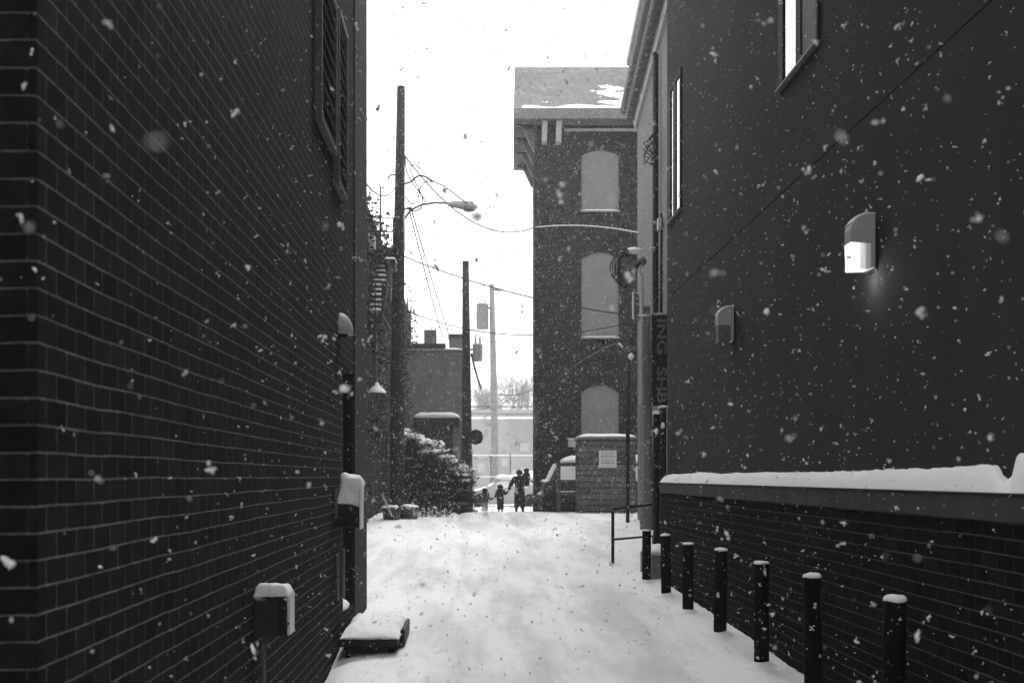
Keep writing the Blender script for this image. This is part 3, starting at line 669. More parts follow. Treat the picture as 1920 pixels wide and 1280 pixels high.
# ---------------------------------------------------------------- vehicles
def wheel(t, x, y, z, r, w_=.22, axis='y', spoke='grey'):
    o = MB().lathe([(r*.62, -w_/2), (r*.93, -w_/2), (r, -w_/3), (r, w_/3), (r*.93, w_/2), (r*.62, w_/2)], (x, y, z), 24, axis).build('wheel', 'rubber', t, True)
    c = MB(); c.lathe([(.001, -w_/2+.01), (r*.2, -w_/2-.005), (r*.24, -w_/2+.03), (r*.6, -w_/2+.05), (r*.63, -w_/2-.003), (r*.62, w_/2-.01), (.001, w_/2-.02)], (x, y, z), 20, axis)
    c.build('rim', spoke, o, True)
rr_c = random.Random(8)
def suv(loc, label, paint, mirror=1, L=4.6, H=1.78, snowy=.05, group=None, low=False):
    """side profile along X, nose toward -X*mirror"""
    x0, y0, z0 = loc; t = empty('parked_car', loc, label, 'car', group); Wd = .9
    if low: prof_ = [(0, .45), (.02, .68), (.15, .76), (1.15, .88), (1.85, H-.05), (2.4, H), (3.1, H-.03), (3.95, .98), (L-.08, .92), (L, .6), (L-.02, .16), (.05, .13)]
    else: prof_ = [(0, .42), (.0, .9), (.06, 1.06), (.22, 1.14), (.5, H-.06), (.75, H), (L-.35, H-.02), (L-.05, 1.15), (L, .6), (L-.02, .38), (.05, .36)]
    f = lambda x: x0+mirror*x
    def ring(s_, dy): return [(f(px if 0 < px else 0), y0+dy*(1 if pz < 1.0 else (.86 if pz > 1.2 else .95)), z0+pz*s_) for px, pz in prof_]
    body = MB(); body.loft([ring(1, -Wd), ring(1, -Wd*.5), ring(1, Wd*.5), ring(1, Wd)]).build('body', paint, t, False, bevel=.05)
    wz = .36 if not low else .32
    for wx in ((.85 if low else .42), L-.9):
        for s_ in (-1, 1): wheel(t, f(wx), y0+s_*(Wd-.12), z0+wz, wz)
        MB().lathe([(wz*1.15, -.03), (wz*1.2, 0), (wz*1.15, .02)], (f(wx), y0-Wd-.0, z0+wz), 20, 'y').build('wheel_arch', 'rubber', t)
    # glass, snow frosted
    top = H-.13; bt = 1.02 if low else 1.12
    if low: gl = [((1.35, bt), (2.35, bt), (2.35, top+.03), (1.85, top)), ((2.42, bt), (3.5, bt), (3.0, top), (2.42, top+.03))]
    else: gl = [((.42, bt), (1.35, bt), (1.35, top), (.62, top)), ((1.43, bt), (3.2, bt), (3.2, top), (1.43, top)), ((3.28, bt), (L-.3, bt), (L-.45, top), (3.28, top))]
    for q_ in gl:
        MB().loft([[(f(a), y0-Wd*.95-.012+(.0 if b_ < bt+.1 else .07), z0+b_) for a, b_ in q_], [(f(a), y0-Wd*.8, z0+b_) for a, b_ in q_]]).build('window', 'snow' if snowy > .1 else 'glass', t)
    if not low:
        MB().loft([[(f(.2), y0-.8, z0+1.12), (f(.2), y0+.8, z0+1.12), (f(.5), y0+.74, z0+H-.05), (f(.5), y0-.74, z0+H-.05)], [(f(.14), y0-.8, z0+1.13), (f(.14), y0+.8, z0+1.13), (f(.44), y0+.74, z0+H-.03), (f(.44), y0-.74, z0+H-.03)]]).build('windscreen', 'snow', t)
    MB().blob((f(.03), y0-.62, z0+.78), (.05, .14, .09), 2, 0).build('headlight', 'light', t, True)
    MB().blob((f(.03), y0+.62, z0+.78), (.05, .14, .09), 2, 0).build('headlight', 'light', t, True)
    MB().box(f(1.2)-.06, f(1.2)+.06, y0-Wd-.16, y0-Wd-.02, z0+1.05, z0+1.2).build('mirror', paint, t, bevel=.02)
    MB().box(min(f(-.06), f(.1)), max(f(-.06), f(.1)), y0-Wd+.05, y0+Wd-.05, z0+.38, z0+.56).build('bumper', 'iron', t, bevel=.03)
    c = MB(); ra = 1.6 if low else .55
    snowcap(c, min(f(ra), f(L-.5)), max(f(ra), f(L-.5)), y0-.74, y0+.74, z0+H-.01, .11+snowy, 14); c.build('roof_snow', 'snow', t, True)
    if not low:
        c = MB(); snowcap(c, min(f(-.02), f(.2)), max(f(-.02), f(.2)), y0-.82, y0+.82, z0+1.08, .09, 10); c.build('bonnet_snow', 'snow', t, True)
    if low:
        # snow blanket following the shell
        pts = [p for p in prof_ if p[1] > .74]; n_ = len(pts); rings = []
        for j in range(9):
            dy = -1+2*j/8; e = max(0, 1-abs(dy)**4)
            rings.append([(f(px), y0+dy*(Wd*.97 if pz < 1 else Wd*.86), z0+pz+.015+snowy*e*(.8+.5*mnoise.noise(Vector((px*3, dy*2, 1))))) for px, pz in pts])
        g = [[c2 for c2 in r__] for r__ in rings]; c = MB(); vv = [[c.b.verts.new(p) for p in r__] for r__ in g]
        for j in range(8):
            for i in range(n_-1): c.b.faces.new((vv[j][i], vv[j][i+1], vv[j+1][i+1], vv[j+1][i]))
        o = c.build('snow_blanket', 'snow', t, True); sb = o.modifiers.new('s', 'SUBSURF'); sb.levels = sb.render_levels = 2
    return t
suv((P(1019, 0, 38).x, 38.75, G(3, 38)-.02), 'dark parked car with snow on its windscreen, half hidden behind the block enclosure', 'cardark', snowy=.16)
suv((P(870, 0, 57).x, 57, G(0, 57)-.03), 'snow blanketed pale car parked at the end of the alley, left of the walking children', 'carpale', 1, 4.4, 1.45, .14, 'snow covered cars at the end of the alley', True)
tt = suv((P(1118, 0, 58).x, 58, G(4, 58)-.03), 'snow blanketed pale car behind the adult carrying a toddler', 'carpale', -1, 5.0, 1.62, .16, 'snow covered cars at the end of the alley', True)

# wooden frame and low wall beside the car
t = empty('wooden_frame', P(1047, 960, 37.3), 'weathered timber post with two cross rails in front of the parked dark car', 'fence')
a = P(1047, 962, 37.3)
MB().box(a.x-.07, a.x+.07, 37.25, 37.39, a.z-.2, P(0, 864, 37.3).z).build('post', 'woodmid', t, bevel=.01)
for (ya, yb) in ((922, 928), (899, 903)):
    MB().box(a.x+.072, P(1090, 0, 37.3).x, 37.29, 37.35, P(0, yb, 37.3).z, P(0, ya, 37.3).z).build('rail', 'woodmid', t)
MB().box(a.x+.08, P(1088, 0, 37.3).x, 37.28, 37.36, P(0, 921.9, 37.3).z, P(0, 920, 37.3).z).build('snow_cap', 'snow', t)
t = empty('low_block_wall', P(1015, 955, 39.5), 'short block wall stub with snow at the left foot of the tall brick building', 'wall')
MB().box(P(1008, 0, 39).x, P(1026, 0, 39).x, 38.9, 39.3, .1, P(0, 927, 39).z).build('blocks', 'block', t)
c = MB(); snowcap(c, P(1007, 0, 39).x, P(1027, 0, 39).x, 38.88, 39.32, P(0, 927, 39).z, .09, 8); c.build('snow_cap', 'snow', t, True)

# ---------------------------------------------------------------- left side: ivy-grown building with fire escape
XC = -3.4; CT = 9.95; KI = 1.3077   # wall plane, parapet height, distance factor of the things on it
t = empty('ivy_building', (-6, 30, 0), 'old dark building overgrown with dormant vines behind the tall leaning pole', 'building')
MB().box(-12, XC, 15.2, 55.5, -.5, CT).build('wall', 'brickC', t)
MB().box(-12.1, XC+.1, 15.1, 55.6, CT, CT+.16).build('parapet_cap', 'coping', t)
v = empty('climbing_vine', (XC, 30, 0), 'dormant climbing vines and dead leaves dusted with snow on the old left wall', 'vine'); v['kind'] = 'stuff'
st = MB(); lf = MB(); sn = MB(); rr = random.Random(11)
for k in range(260):
    y = rr.uniform(29, 56); z = .1; x = XC+.03; h = rr.uniform(4, 10.6); pts = []; yy = y
    while z < h: pts.append((XC+.04+rr.uniform(0, .12), yy, z)); z += rr.uniform(.5, .9); yy += rr.uniform(-.16, .16)
    if len(pts) > 1: st.tube(pts, [rr.uniform(.03, .09)*(1-.6*i/len(pts)) for i in range(len(pts))], 5)
def leafquad(mb, c, s_, rr, flat=0):
    d = Vector((rr.gauss(0, 1), rr.gauss(0, 1), rr.gauss(0, 1)*(1-flat))).normalized(); e = d.cross(Vector((rr.gauss(0, 1), rr.gauss(0, 1), rr.gauss(0, 1)))).normalized()
    if flat: e = Vector((-d.y, d.x, 0)).normalized()
    c = Vector(c); mb.b.faces.new([mb.b.verts.new(c+p) for p in (d*s_, e*s_*.45, -d*s_*.6, -e*s_*.45)])
for k in range(11000):
    y = rr.uniform(30, 56.5); z = rr.uniform(.3, 10.5)
    if mnoise.noise(Vector((y*.7, z*.35, 0))) < -.12: continue
    leafquad(lf, (XC+abs(rr.gauss(.15, .16)), y, z), rr.uniform(.05, .14), rr)
for k in range(1500):
    y = rr.uniform(30, 56.5); z = rr.uniform(.3, 10.3); leafquad(sn, (XC+abs(rr.gauss(.2, .16)), y, z), rr.uniform(.03, .08), rr, 1)
st.build('stems', 'twig', v); lf.build('leaves', 'leaf', v); sn.build('snow', 'snow', v)

# fire escape
t = empty('fire_escape', (XC+.3, 35, 6.6), 'black iron fire escape with snow on its treads, high on the ivy covered left wall', 'fire escape')
def plat(y0, y1, z, w_=.75):
    p = MB().box(XC+.01, XC+w_, y0, y1, z-.06, z).build('platform', 'iron', t)
    r_ = MB()
    for zz_ in (z+.5, z+.95): r_.tube([(XC+.02, y0, zz_), (XC+w_, y0, zz_), (XC+w_, y1, zz_)], .02, 5)
    y = y0
    while y < y1+.01: r_.tube([(XC+w_, y, z), (XC+w_, y, z+.97)], .014, 4); y += .22
    for xq in (.2, .4, .6): r_.tube([(XC+xq, y0, z), (XC+xq, y0, z+.97)], .014, 4)
    r_.build('railing', 'iron', p)
    c = MB(); snowcap(c, XC+.03, XC+w_-.02, y0+.02, y1-.02, z+.001, .07, 6, ny=14); c.build('snow', 'snow', p, True)
plat(32.2, 36, 6.7, .6); plat(34.0, 38.0, 9.05, .8)
s1, s2 = MB(), MB()
for k in range(12):
    f_ = k/11; y = 32.6+2.9*f_; z = 6.8+2.2*f_
    s1.box(XC+.1, XC+.62, y-.13, y+.13, z-.04, z); snowcap(s2, XC+.1, XC+.62, y-.13, y+.13, z+.001, .07, 4)
s1.tube([(XC+.64, 32.4, 6.8), (XC+.64, 35.6, 9.05)], .04, 5)
st_ = s1.build('stair', 'iron', t); s2.build('snow', 'snow', st_, True)
MB().tube([(XC+.4, 34, 9.1), (XC+.4, 34, 11), (XC+.42, 33.8, 10.6)], .026, 5).build('mast', 'iron', t)
MB().tube([P(688, 388, 33.3), P(695, 410, 33.3), P(703, 430, 33.4)], .05, 6).build('brace', 'iron', t)
MB().tube([P(703, 430, 33.4), P(712, 402, 33.4), P(712, 448, 33.4)], .016, 5).build('brace', 'iron', t)
t = empty('vent_box', (XC+.3, 33.4, 9), 'pale metal vent box on the upper fire escape landing', 'vent')
MB().box(P(689, 0, 33.4).x, P(702, 0, 33.4).x, 33.3, 33.9, P(0, 463, 33.4).z, P(0, 438, 33.4).z).build('box', 'light', t, bevel=.02)
t = empty('crossarm_box', P(732, 495, 31), 'black bracket box with snow beside the tall leaning pole', 'box')
MB().box(P(722, 0, 31.5).x, P(742, 0, 31.5).x, 31.3, 31.9, P(0, 508, 31.5).z, P(0, 488, 31.5).z).build('box', 'iron', t, bevel=.03)
c = MB(); snowcap(c, P(721, 0, 31.5).x, P(743, 0, 31.5).x, 31.28, 31.92, P(0, 488, 31.5).z, .07, 8); c.build('snow_cap', 'snow', t, True)
t = empty('balcony_box', P(700, 605, 34), 'black balcony slab edged with snow low on the fire escape wall', 'balcony')
MB().box(XC, P(718, 0, 34).x, 33.5, 35.6, P(0, 610, 34).z, P(0, 598, 34).z).build('slab', 'iron', t)
c = MB(); snowcap(c, XC, P(719, 0, 34).x, 33.48, 35.6, P(0, 598, 34).z, .06, 8); c.build('snow_cap', 'snow', t, True)
for i_, (xa, xb, ya, yb) in enumerate(((701, 708, 611, 715), (694, 702, 745, 968), (729, 735, 506, 640))):
    o = MB().tube([P((xa+xb)/2, yb, 34+i_*2), P((xa+xb)/2, ya, 34+i_*2)], (xb-xa)/2/F*(34+i_*2), 8).build('drainpipe', 'grey', None, True)
    tag(o, ('pale drainpipe below the balcony slab on the ivy wall', 'pale drainpipe under the snow topped gooseneck lamp', 'thin drainpipe beside the black bracket box')[i_], 'pipe', 'drainpipes on the ivy wall')
# gooseneck lamp with snow
t = empty('gooseneck_lamp', P(707, 738, 31.4), 'conical gooseneck lamp covered in white snow, left of the tall pole', 'lamp')
c_ = P(707, 738, 31.4)
MB().lathe([(.26, 0), (.25, .04), (.12, .16), (.04, .21), (.03, .26)], c_, 20).build('shade', 'iron', t, True)
MB().lathe([(.27, .015), (.262, .07), (.16, .18), (.065, .26), (.06, .31), (.01, .34)], c_, 20).build('snow_cap', 'snow', t, True)
MB().tube([(XC, 31.4, c_.z+.1), (XC+.2, 31.4, c_.z+.32), (c_.x, 31.4, c_.z+.28), (c_.x, 31.4, c_.z+.16)], .02, 6).build('arm', 'iron', t, True)
# planters and leaning stick
for i_, (xa, xb, Yp, lb) in enumerate(((716, 752, 32.2, 'dark round planter tub with snow, left one at the foot of the tall pole'), (749, 786, 32.6, 'dark round planter tub with snow, right one beside the evergreen bush'))):
    c_ = P((xa+xb)/2, 0, Yp); zg = G(c_.x, Yp); r_ = (xb-xa)/2*Yp/F
    t = empty('planter_tub', (c_.x, Yp, zg), lb, 'planter', 'planter tubs by the pole')
    MB().lathe([(r_*.8, zg-.1), (r_*.96, zg+.3), (r_*1.03, zg+.31), (r_*1.03, zg+.37), (r_*.9, zg+.37), (r_*.88, zg+.3)], (c_.x, Yp, 0), 20).build('tub', 'pot', t, True)
    c = MB(); c.blob((c_.x, Yp, zg+.35), (r_*.98, r_*.98, .09), 3, .4, i_); c.build('snow_cap', 'snow', t, True)
o = MB().tube([P(716, 925, 31.5), P(735, 968, 31.5)], .03, 6).build('leaning_stick', 'light', None); tag(o, 'pale stick leaning into the left planter tub', 'stick')
t = empty('brush_heap', (P(790, 0, 33).x, 33.5, .45), 'low heap of dead brush and snow behind the planter tubs', 'brush'); t['kind'] = 'stuff'
lf, sn = MB(), MB(); rr = random.Random(21)
for k in range(700):
    x = rr.uniform(P(745, 0, 33).x, P(850, 0, 34).x); y = rr.uniform(33.2, 35); z = .45+abs(rr.gauss(0, .16)); leafquad(lf if rr.random() < .72 else sn, (x, y, z), rr.uniform(.04, .1), rr)
lf.build('twigs', 'twig', t); sn.build('snow', 'snow', t)

# poles
def pole(name, pts, rs, m, label, cat='utility pole'):
    o = MB().tube(pts, rs, 14).build(name, m, None, True); return tag(o, label, cat)
p1 = empty('utility_pole', P(746, 965, 33), 'tallest dark wooden utility pole, leaning slightly, with a street lamp arm', 'utility pole')
MB().tube([P(744, 985, 33), P(746, 600, 33), P(749, 400, 33), P(752, 163, 33)], [.24, .2, .165, .125], 14).build('pole', 'wood', p1, True)
MB().tube([P(758, 400, 32.8), P(758, 470, 32.8)], .025, 6).build('conduit', 'light', p1, True)
sl = empty('street_lamp', P(757, 405, 32.9), 'cobra head street lamp on a curved arm fixed to the tall leaning pole', 'street lamp')
MB().tube([P(757, 412, 33), P(770, 394, 33), P(790, 384, 33), P(815, 380, 33), P(845, 381, 33)], .035, 8).build('arm', 'grey', sl, True)
MB().tube([P(757, 392, 33), P(775, 391, 33)], .025, 6).build('brace', 'iron', sl, True)
MB().tube([P(840, 383, 33), P(855, 384, 33), P(872, 386, 33), P(890, 388, 33), P(896, 389, 33)], [.06, .1, .13, .1, .03], 10).build('head', 'lampgrey', sl, True)
MB().blob(P(880, 393, 33), (.2, .13, .08), 2, 0).build('lens', 'lens', sl, True)
MB().blob(P(868, 379, 33), (.42, .1, .05), 2, .2).build('snow_cap', 'snow', sl, True)
p2 = empty('utility_pole', P(874, 950, 46), 'dark utility pole behind the evergreen bush, carrying a transformer', 'utility pole')
MB().tube([P(876, 960, 46), P(875, 760, 46), P(873, 490, 46)], [.24, .2, .14], 12).build('pole', 'wood', p2, True)
def transformer(xa, xb, ya, yb, Yt, label, m):
    a, b_ = P(xa, yb, Yt), P(xb, ya, Yt); r_ = (b_.x-a.x)/2
    t = empty('transformer', ((a.x+b_.x)/2, Yt, a.z), label, 'transformer', 'pole transformers')
    MB().lathe([(r_*.94, a.z), (r_, a.z+.04), (r_, b_.z-.1), (r_*1.05, b_.z-.08), (r_*1.05, b_.z-.02), (r_*.5, b_.z+.03)], ((a.x+b_.x)/2, Yt, 0), 18).build('tank', m, t, True)
    for s_ in (-.4, .45): MB().lathe([(.05, 0), (.06, .08), (.035, .1), (.055, .2), (.02, .3), (.02, .42)], ((a.x+b_.x)/2+s_*r_, Yt, b_.z), 8).build('insulator', m, t, True)
    return t
transformer(886, 905, 645, 677, 46, 'grey transformer can on the dark pole behind the bush, lower of the two', 'light')
MB().tube([P(876, 655, 46), P(888, 655, 46)], .04, 6).build('bracket', 'iron', p2)
transformer(893, 916, 570, 617, 80, 'pale transformer can on the far grey pole, upper of the two', 'grey')
p3 = empty('utility_pole', P(927, 940, 80), 'far pale grey utility pole standing behind the walking people', 'utility pole')
MB().tube([P(929, 945, 80), P(926, 740, 80), P(922, 533, 80)], [.3, .26, .18], 12).build('pole', 'woodpale', p3, True)  # pale wood tone imitates haze at this distance
MB().tube([P(916, 577, 80), P(924, 577, 80)], .06, 6).build('bracket', 'grey', p3)
MB().tube([P(922, 542, 80), P(938, 545, 80), P(932, 552, 80)], .07, 6).build('crossarm', 'grey', p3)
MB().tube([P(920.5, 945, 79), P(920.5, 855, 79)], .08, 6).build('guard', 'woodmid', p3)
# octagonal sign back
t = empty('octagonal_sign', P(891, 819, 45.5), 'dark back of an octagonal road sign on the pole behind the bush', 'sign')
c_ = P(892, 819, 45.4)
MB().lathe([(.34, 0), (.34, .01)], c_, 8, 'y').build('plate', 'darkbox', t); MB().tube([P(878, 819, 45.6), P(896, 819, 45.45)], .025, 6).build('bracket', 'iron', t)

# ---------------------------------------------------------------- evergreen bush
t = empty('evergreen_bush', P(815, 962, 38), 'large dark evergreen bush with snow clumps on its drooping boughs', 'bush')
tr = MB(); lf = MB(); sn = MB(); rr = random.Random(5)
base = P(822, 965, 38)
outline = [(757, 806), (775, 806), (800, 822), (830, 842), (850, 862), (878, 868), (884, 885), (880, 930), (868, 962), (840, 966), (790, 950), (757, 940)]
tops = lambda x: np.interp(x, [755, 762, 775, 800, 822, 845, 858, 872, 884], [812, 800, 806, 820, 838, 856, 866, 868, 884])
for k in range(26):
    x = rr.uniform(760, 880); y = float(tops(x))+rr.uniform(0, 60); e = P(x, y, 38+rr.uniform(-.9, .9)); mdl = (base+e)/2+Vector((rr.uniform(-.2, .2), rr.uniform(-.2, .2), .25))
    tr.tube([base+Vector((0, 0, -.2)), mdl, e], [.06, .035, .012], 5)
clumps = []
for k in range(330):
    x = rr.uniform(757, 883); y0_ = float(tops(x))+6; y1_ = 965-max(0, (800-x))*.35; y = rr.uniform(y0_, y1_); clumps.append((P(x, y, 38+rr.uniform(-1, 1)), rr.uniform(.13, .3), y-y0_))
for c_, s_, dp_ in clumps:
    for j in range(75):
        p = c_+Vector((rr.gauss(0, s_*.55), rr.gauss(0, s_*.55), rr.gauss(0, s_*.38))); leafquad(lf, p, rr.uniform(.03, .075), rr)
    if dp_ < 24 or rr.random() < .2:
        k = rr.uniform(.45, 1) if dp_ < 24 else .35
        for j in range(int(85*k)):
            p = c_+Vector((rr.gauss(0, s_*.6), rr.gauss(0, s_*.5), s_*.3+abs(rr.gauss(0, .04)))); leafquad(sn, p, rr.uniform(.04, .085), rr, .8)
        if dp_ < 20:
            for q_ in range(3): sn.blob(c_+Vector((rr.gauss(0, s_*.6), -abs(rr.gauss(0, s_*.5)), s_*.3)), (rr.uniform(.05, .16), rr.uniform(.08, .18), rr.uniform(.03, .09)), 1, .7, rr.random()*50)
tr.build('trunk', 'twig', t); lf.build('foliage', 'leaf', t); sn.build('snow', 'snow', t, True)

# ---------------------------------------------------------------- plastered block with awning (left middle distance)
YD = 50
t = empty('plaster_building', P(815, 940, YD), 'two storey stained plaster building with a snowy parapet behind the bush', 'building')
xa, xb = XC+.01, P(872, 0, YD).x; zt = P(0, 655, YD).z
MB().box(xa, xb, YD, YD+9, -.3, zt).build('wall', 'plasterD', t)
MB().box(xa, P(835, 0, YD).x, YD-.08, YD+9, zt+.001, P(0, 644, YD).z).build('parapet', 'iron', t)
c = MB(); snowcap(c, xa, xb, YD-.14, YD+.6, zt-.02, .09, 24, ny=4); c.build('snow_ledge', 'snow', t, True)
aw = MB().box(P(776, 0, YD-1.5).x, P(862, 0, YD-1.5).x, YD-1.5, YD-.002, P(0, 800, YD-1.5).z, P(0, 783, YD-1.5).z).build('canopy', 'black', t)
c = MB(); snowcap(c, P(774, 0, YD-1.5).x, P(863, 0, YD-1.5).x, YD-1.55, YD-.01, P(0, 783, YD-1.5).z, .27, 24, ny=8, lump=.1); c.build('snow', 'snow', aw, True)
MB().box(P(785, 0, YD-1.4).x, P(850, 0, YD-1.4).x, YD-1.4, YD-.003, .2, P(0, 800.5, YD-1.4).z).build('porch', 'iron', t)
MB().box(P(851, 0, YD-1.4).x, P(860, 0, YD-1.4).x, YD-1.4, YD-1.2, .2, P(0, 800.5, YD-1.4).z).build('porch_post', 'grey', t)
for i_, (a_, b_, c_, d_, m_) in enumerate(((795, 818, 618, 644, 'plasterD'), (842, 868, 634, 655, 'paleB'))):
    u0, u1 = P(a_, 0, YD+1).x, P(b_, 0, YD+1).x
    o = MB().box(u0, u1, YD+1, YD+1.7, zt-.1 if i_ else P(0, 645, YD+1).z-.2, P(0, c_, YD+1).z).build('chimney', m_, t)
    if i_: MB().box(u0-.04, u1+.04, YD+.95, YD+1.75, P(0, c_, YD+1).z+.001, P(0, c_-8, YD+1).z).build('cap', 'iron', o)

# ---------------------------------------------------------------- far end: fence, building, trees
t = empty('chain_link_fence', P(945, 945, 70), 'tall pale chain link fence closing the far end of the alley', 'fence')
for y_ in (853, 893): MB().tube([P(870, y_, 70), P(1020, y_+.5, 70)], .04 if y_ == 853 else .03, 6).build('rail', 'white', t)
for x_ in (885, 957, 1008): MB().tube([P(x_, 950, 70), P(x_, 850, 70)], .05, 6).build('post', 'woodmid', t)
me_ = MB(); x = P(872, 0, 70).x; zb, zt_ = .2, P(0, 853, 70).z
while x < P(1018, 0, 70).x:
    me_.tube([(x, 70, zb), (x+.0, 70, zt_)], .006, 3); x += .16
me_.build('mesh', 'light', t)
t = empty('far_building', P(945, 930, 120), 'wide pale low building far beyond the chain link fence', 'building')
xa, xb = P(820, 0, 120).x, P(1090, 0, 120).x; zt_ = P(0, 785, 120).z
MB().box(xa, xb, 120, 135, -.5, zt_).build('wall', 'farwall', t)
MB().box(xa, xb, 119.9, 135, zt_, zt_+.22).build('snow_ledge', 'snow', t)
MB().box(xa, xb, 124, 134, zt_+.23, P(0, 768, 124).z).build('upper_storey', 'farwall', t)
for k, (a_, b_, c_, d_) in enumerate(((975, 990, 875, 893), (955, 968, 880, 905), (895, 910, 868, 885), (975, 992, 830, 846), (940, 952, 860, 875))):
    o = MB().box(P(a_, 0, 119.9).x, P(b_, 0, 119.9).x, 119.85, 119.99, P(0, d_, 120).z, P(0, c_, 120).z).build('window', 'farlight', t)
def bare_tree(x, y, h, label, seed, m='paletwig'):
    rr = random.Random(seed); z0 = G(x, y); t = empty('bare_tree', (x, y, z0), label, 'tree', 'bare trees beyond the fence')
    tr_, cr_ = MB(), MB(); tr_.tube([(x, y, z0-.2), (x+.1, y, z0+h*.3), (x, y, z0+h*.55)], [.22, .17, .1], 8)
    def br_(p, d, L_, r_, k):
        q_ = p+d*L_; md = (p+q_)/2+Vector((rr.gauss(0, .06), rr.gauss(0, .06), 0))*L_; cr_.tube([p, md, q_], [r_, r_*.8, r_*.55], 3)
        if k:
            for j in range(rr.choice((3, 4, 5))):
                dd_ = (d+Vector((rr.gauss(0, .5), rr.gauss(0, .5), rr.gauss(.12, .35)))).normalized(); br_(p+(q_-p)*rr.uniform(.45, 1), dd_, L_*rr.uniform(.55, .75), r_*.55, k-1)
    for j in range(7):
        a = rr.uniform(0, 6.28); br_(Vector((x+.05, y, z0+h*rr.uniform(.25, .55))), Vector((math.cos(a)*.5, math.sin(a)*.5, .8)).normalized(), h*.22, .09, 4)
    tr_.build('trunk', m, t); cr_.build('crown', m, t); return t
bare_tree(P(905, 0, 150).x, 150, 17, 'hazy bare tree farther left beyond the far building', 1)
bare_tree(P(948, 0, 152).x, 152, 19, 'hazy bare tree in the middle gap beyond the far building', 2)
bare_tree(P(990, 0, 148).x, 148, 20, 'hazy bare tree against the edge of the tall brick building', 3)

# ---------------------------------------------------------------- wires
def wire(a, b, sag, r, label, m='wire', n=16):
    pts = [a.lerp(b, k/n)+Vector((0, 0, -4*sag*(k/n)*(1-k/n))) for k in range(n+1)]
    o = MB().tube(pts, r, 5).build('overhead_wire', m, None, True); return tag(o, label, 'wire', 'overhead wires')
wire(P(756, 288, 33), P(1003, 426, 39.8), 1.0, .022, 'topmost wire sagging from the tall pole to the tall brick building')
wire(P(1003, 426, 39.8), P(1196, 436, 39.7), -.15, .022, 'pale snow lined wire along the wall of the tall brick building', 'white')
wire(P(756, 480, 33), P(1205, 594, 27), .25, .018, 'wire from mid height of the tall pole to the pale right pole')
wire(P(764, 583, 33), P(1200, 600, 27), .55, .014, 'lower thin wire crossing to the pale right pole')
wire(P(772, 586, 36), P(872, 618, 46), .2, .014, 'short wire between the ivy wall and the transformer pole')
wire(P(684, 341, 20), P(746, 341, 33), .35, .016, 'short slack wire from the dark left building to the tall pole')
wire(P(878, 625, 46), P(1005, 640, 60), .3, .014, 'wire leaving the transformer pole toward the tall building')
wire(P(878, 618, 46), P(1004, 634, 62), .1, .012, 'thinner wire just above the one leaving the transformer pole')
wire(P(764, 545, 60), P(1003, 522, 75), .4, .012, 'faint thin wire crossing the sky left of the tall brick building')
wire(P(766, 388, 33), P(832, 640, 50), .1, .02, 'left one of two steep wires falling from the street lamp')
wire(P(770, 388, 33), P(846, 640, 50), .1, .02, 'right one of two steep wires falling from the street lamp')
wire(P(884, 664, 46), P(902, 728, 50), .1, .05, 'thick cable hanging from the lower transformer')
wire(P(870, 762, 78), P(1008, 762, 85), .0, .04, 'dark level wire above the far building roof, upper one')
wire(P(870, 775, 78), P(1008, 776, 85), .0, .03, 'dark level wire just above the far snowy roof edge')
wire(P(932, 739, 80), P(1010, 724, 80), .3, .03, 'slack wire from the far pale pole to the right')
wire(P(1048, 708, 39.8), P(1155, 643, 30), -.1, .014, 'slanting pale wire low on the tall brick building wall', 'grey')
t = empty('cable_loops', P(785, 350, 33), 'loose looping cables around the tall pole above the street lamp', 'cable')
def loop(pts, r=.018, m='wire'):
    pts = [P(a, b_, 32.8) for a, b_ in pts]; n_ = len(pts); out = []
    for i in range(n_-1):
        p0, p1_, p2_, p3_ = pts[max(i-1, 0)], pts[i], pts[i+1], pts[min(i+2, n_-1)]
        for k in range(5):
            u = k/5; out.append(.5*((2*p1_)+(-p0+p2_)*u+(2*p0-5*p1_+4*p2_-p3_)*u*u+(-p0+3*p1_-3*p2_+p3_)*u**3))
    out.append(pts[-1]); MB().tube(out, r, 5).build('cable', m, t, True)
loop([(760, 292), (762, 320), (775, 345), (790, 365), (799, 380)]); loop([(792, 318), (776, 309), (769, 318), (776, 336), (786, 356), (792, 372), (789, 390)])
loop([(757, 345), (770, 341), (783, 331), (796, 331), (811, 340)], .03); loop([(812, 341), (798, 341), (788, 352), (783, 375), (772, 382), (760, 368)]); loop([(800, 334), (812, 340), (836, 352), (876, 382)], .02)
loop([(758, 392), (768, 390), (776, 396), (790, 391)], .022); loop([(727, 336), (733, 328), (744, 328)], .025)

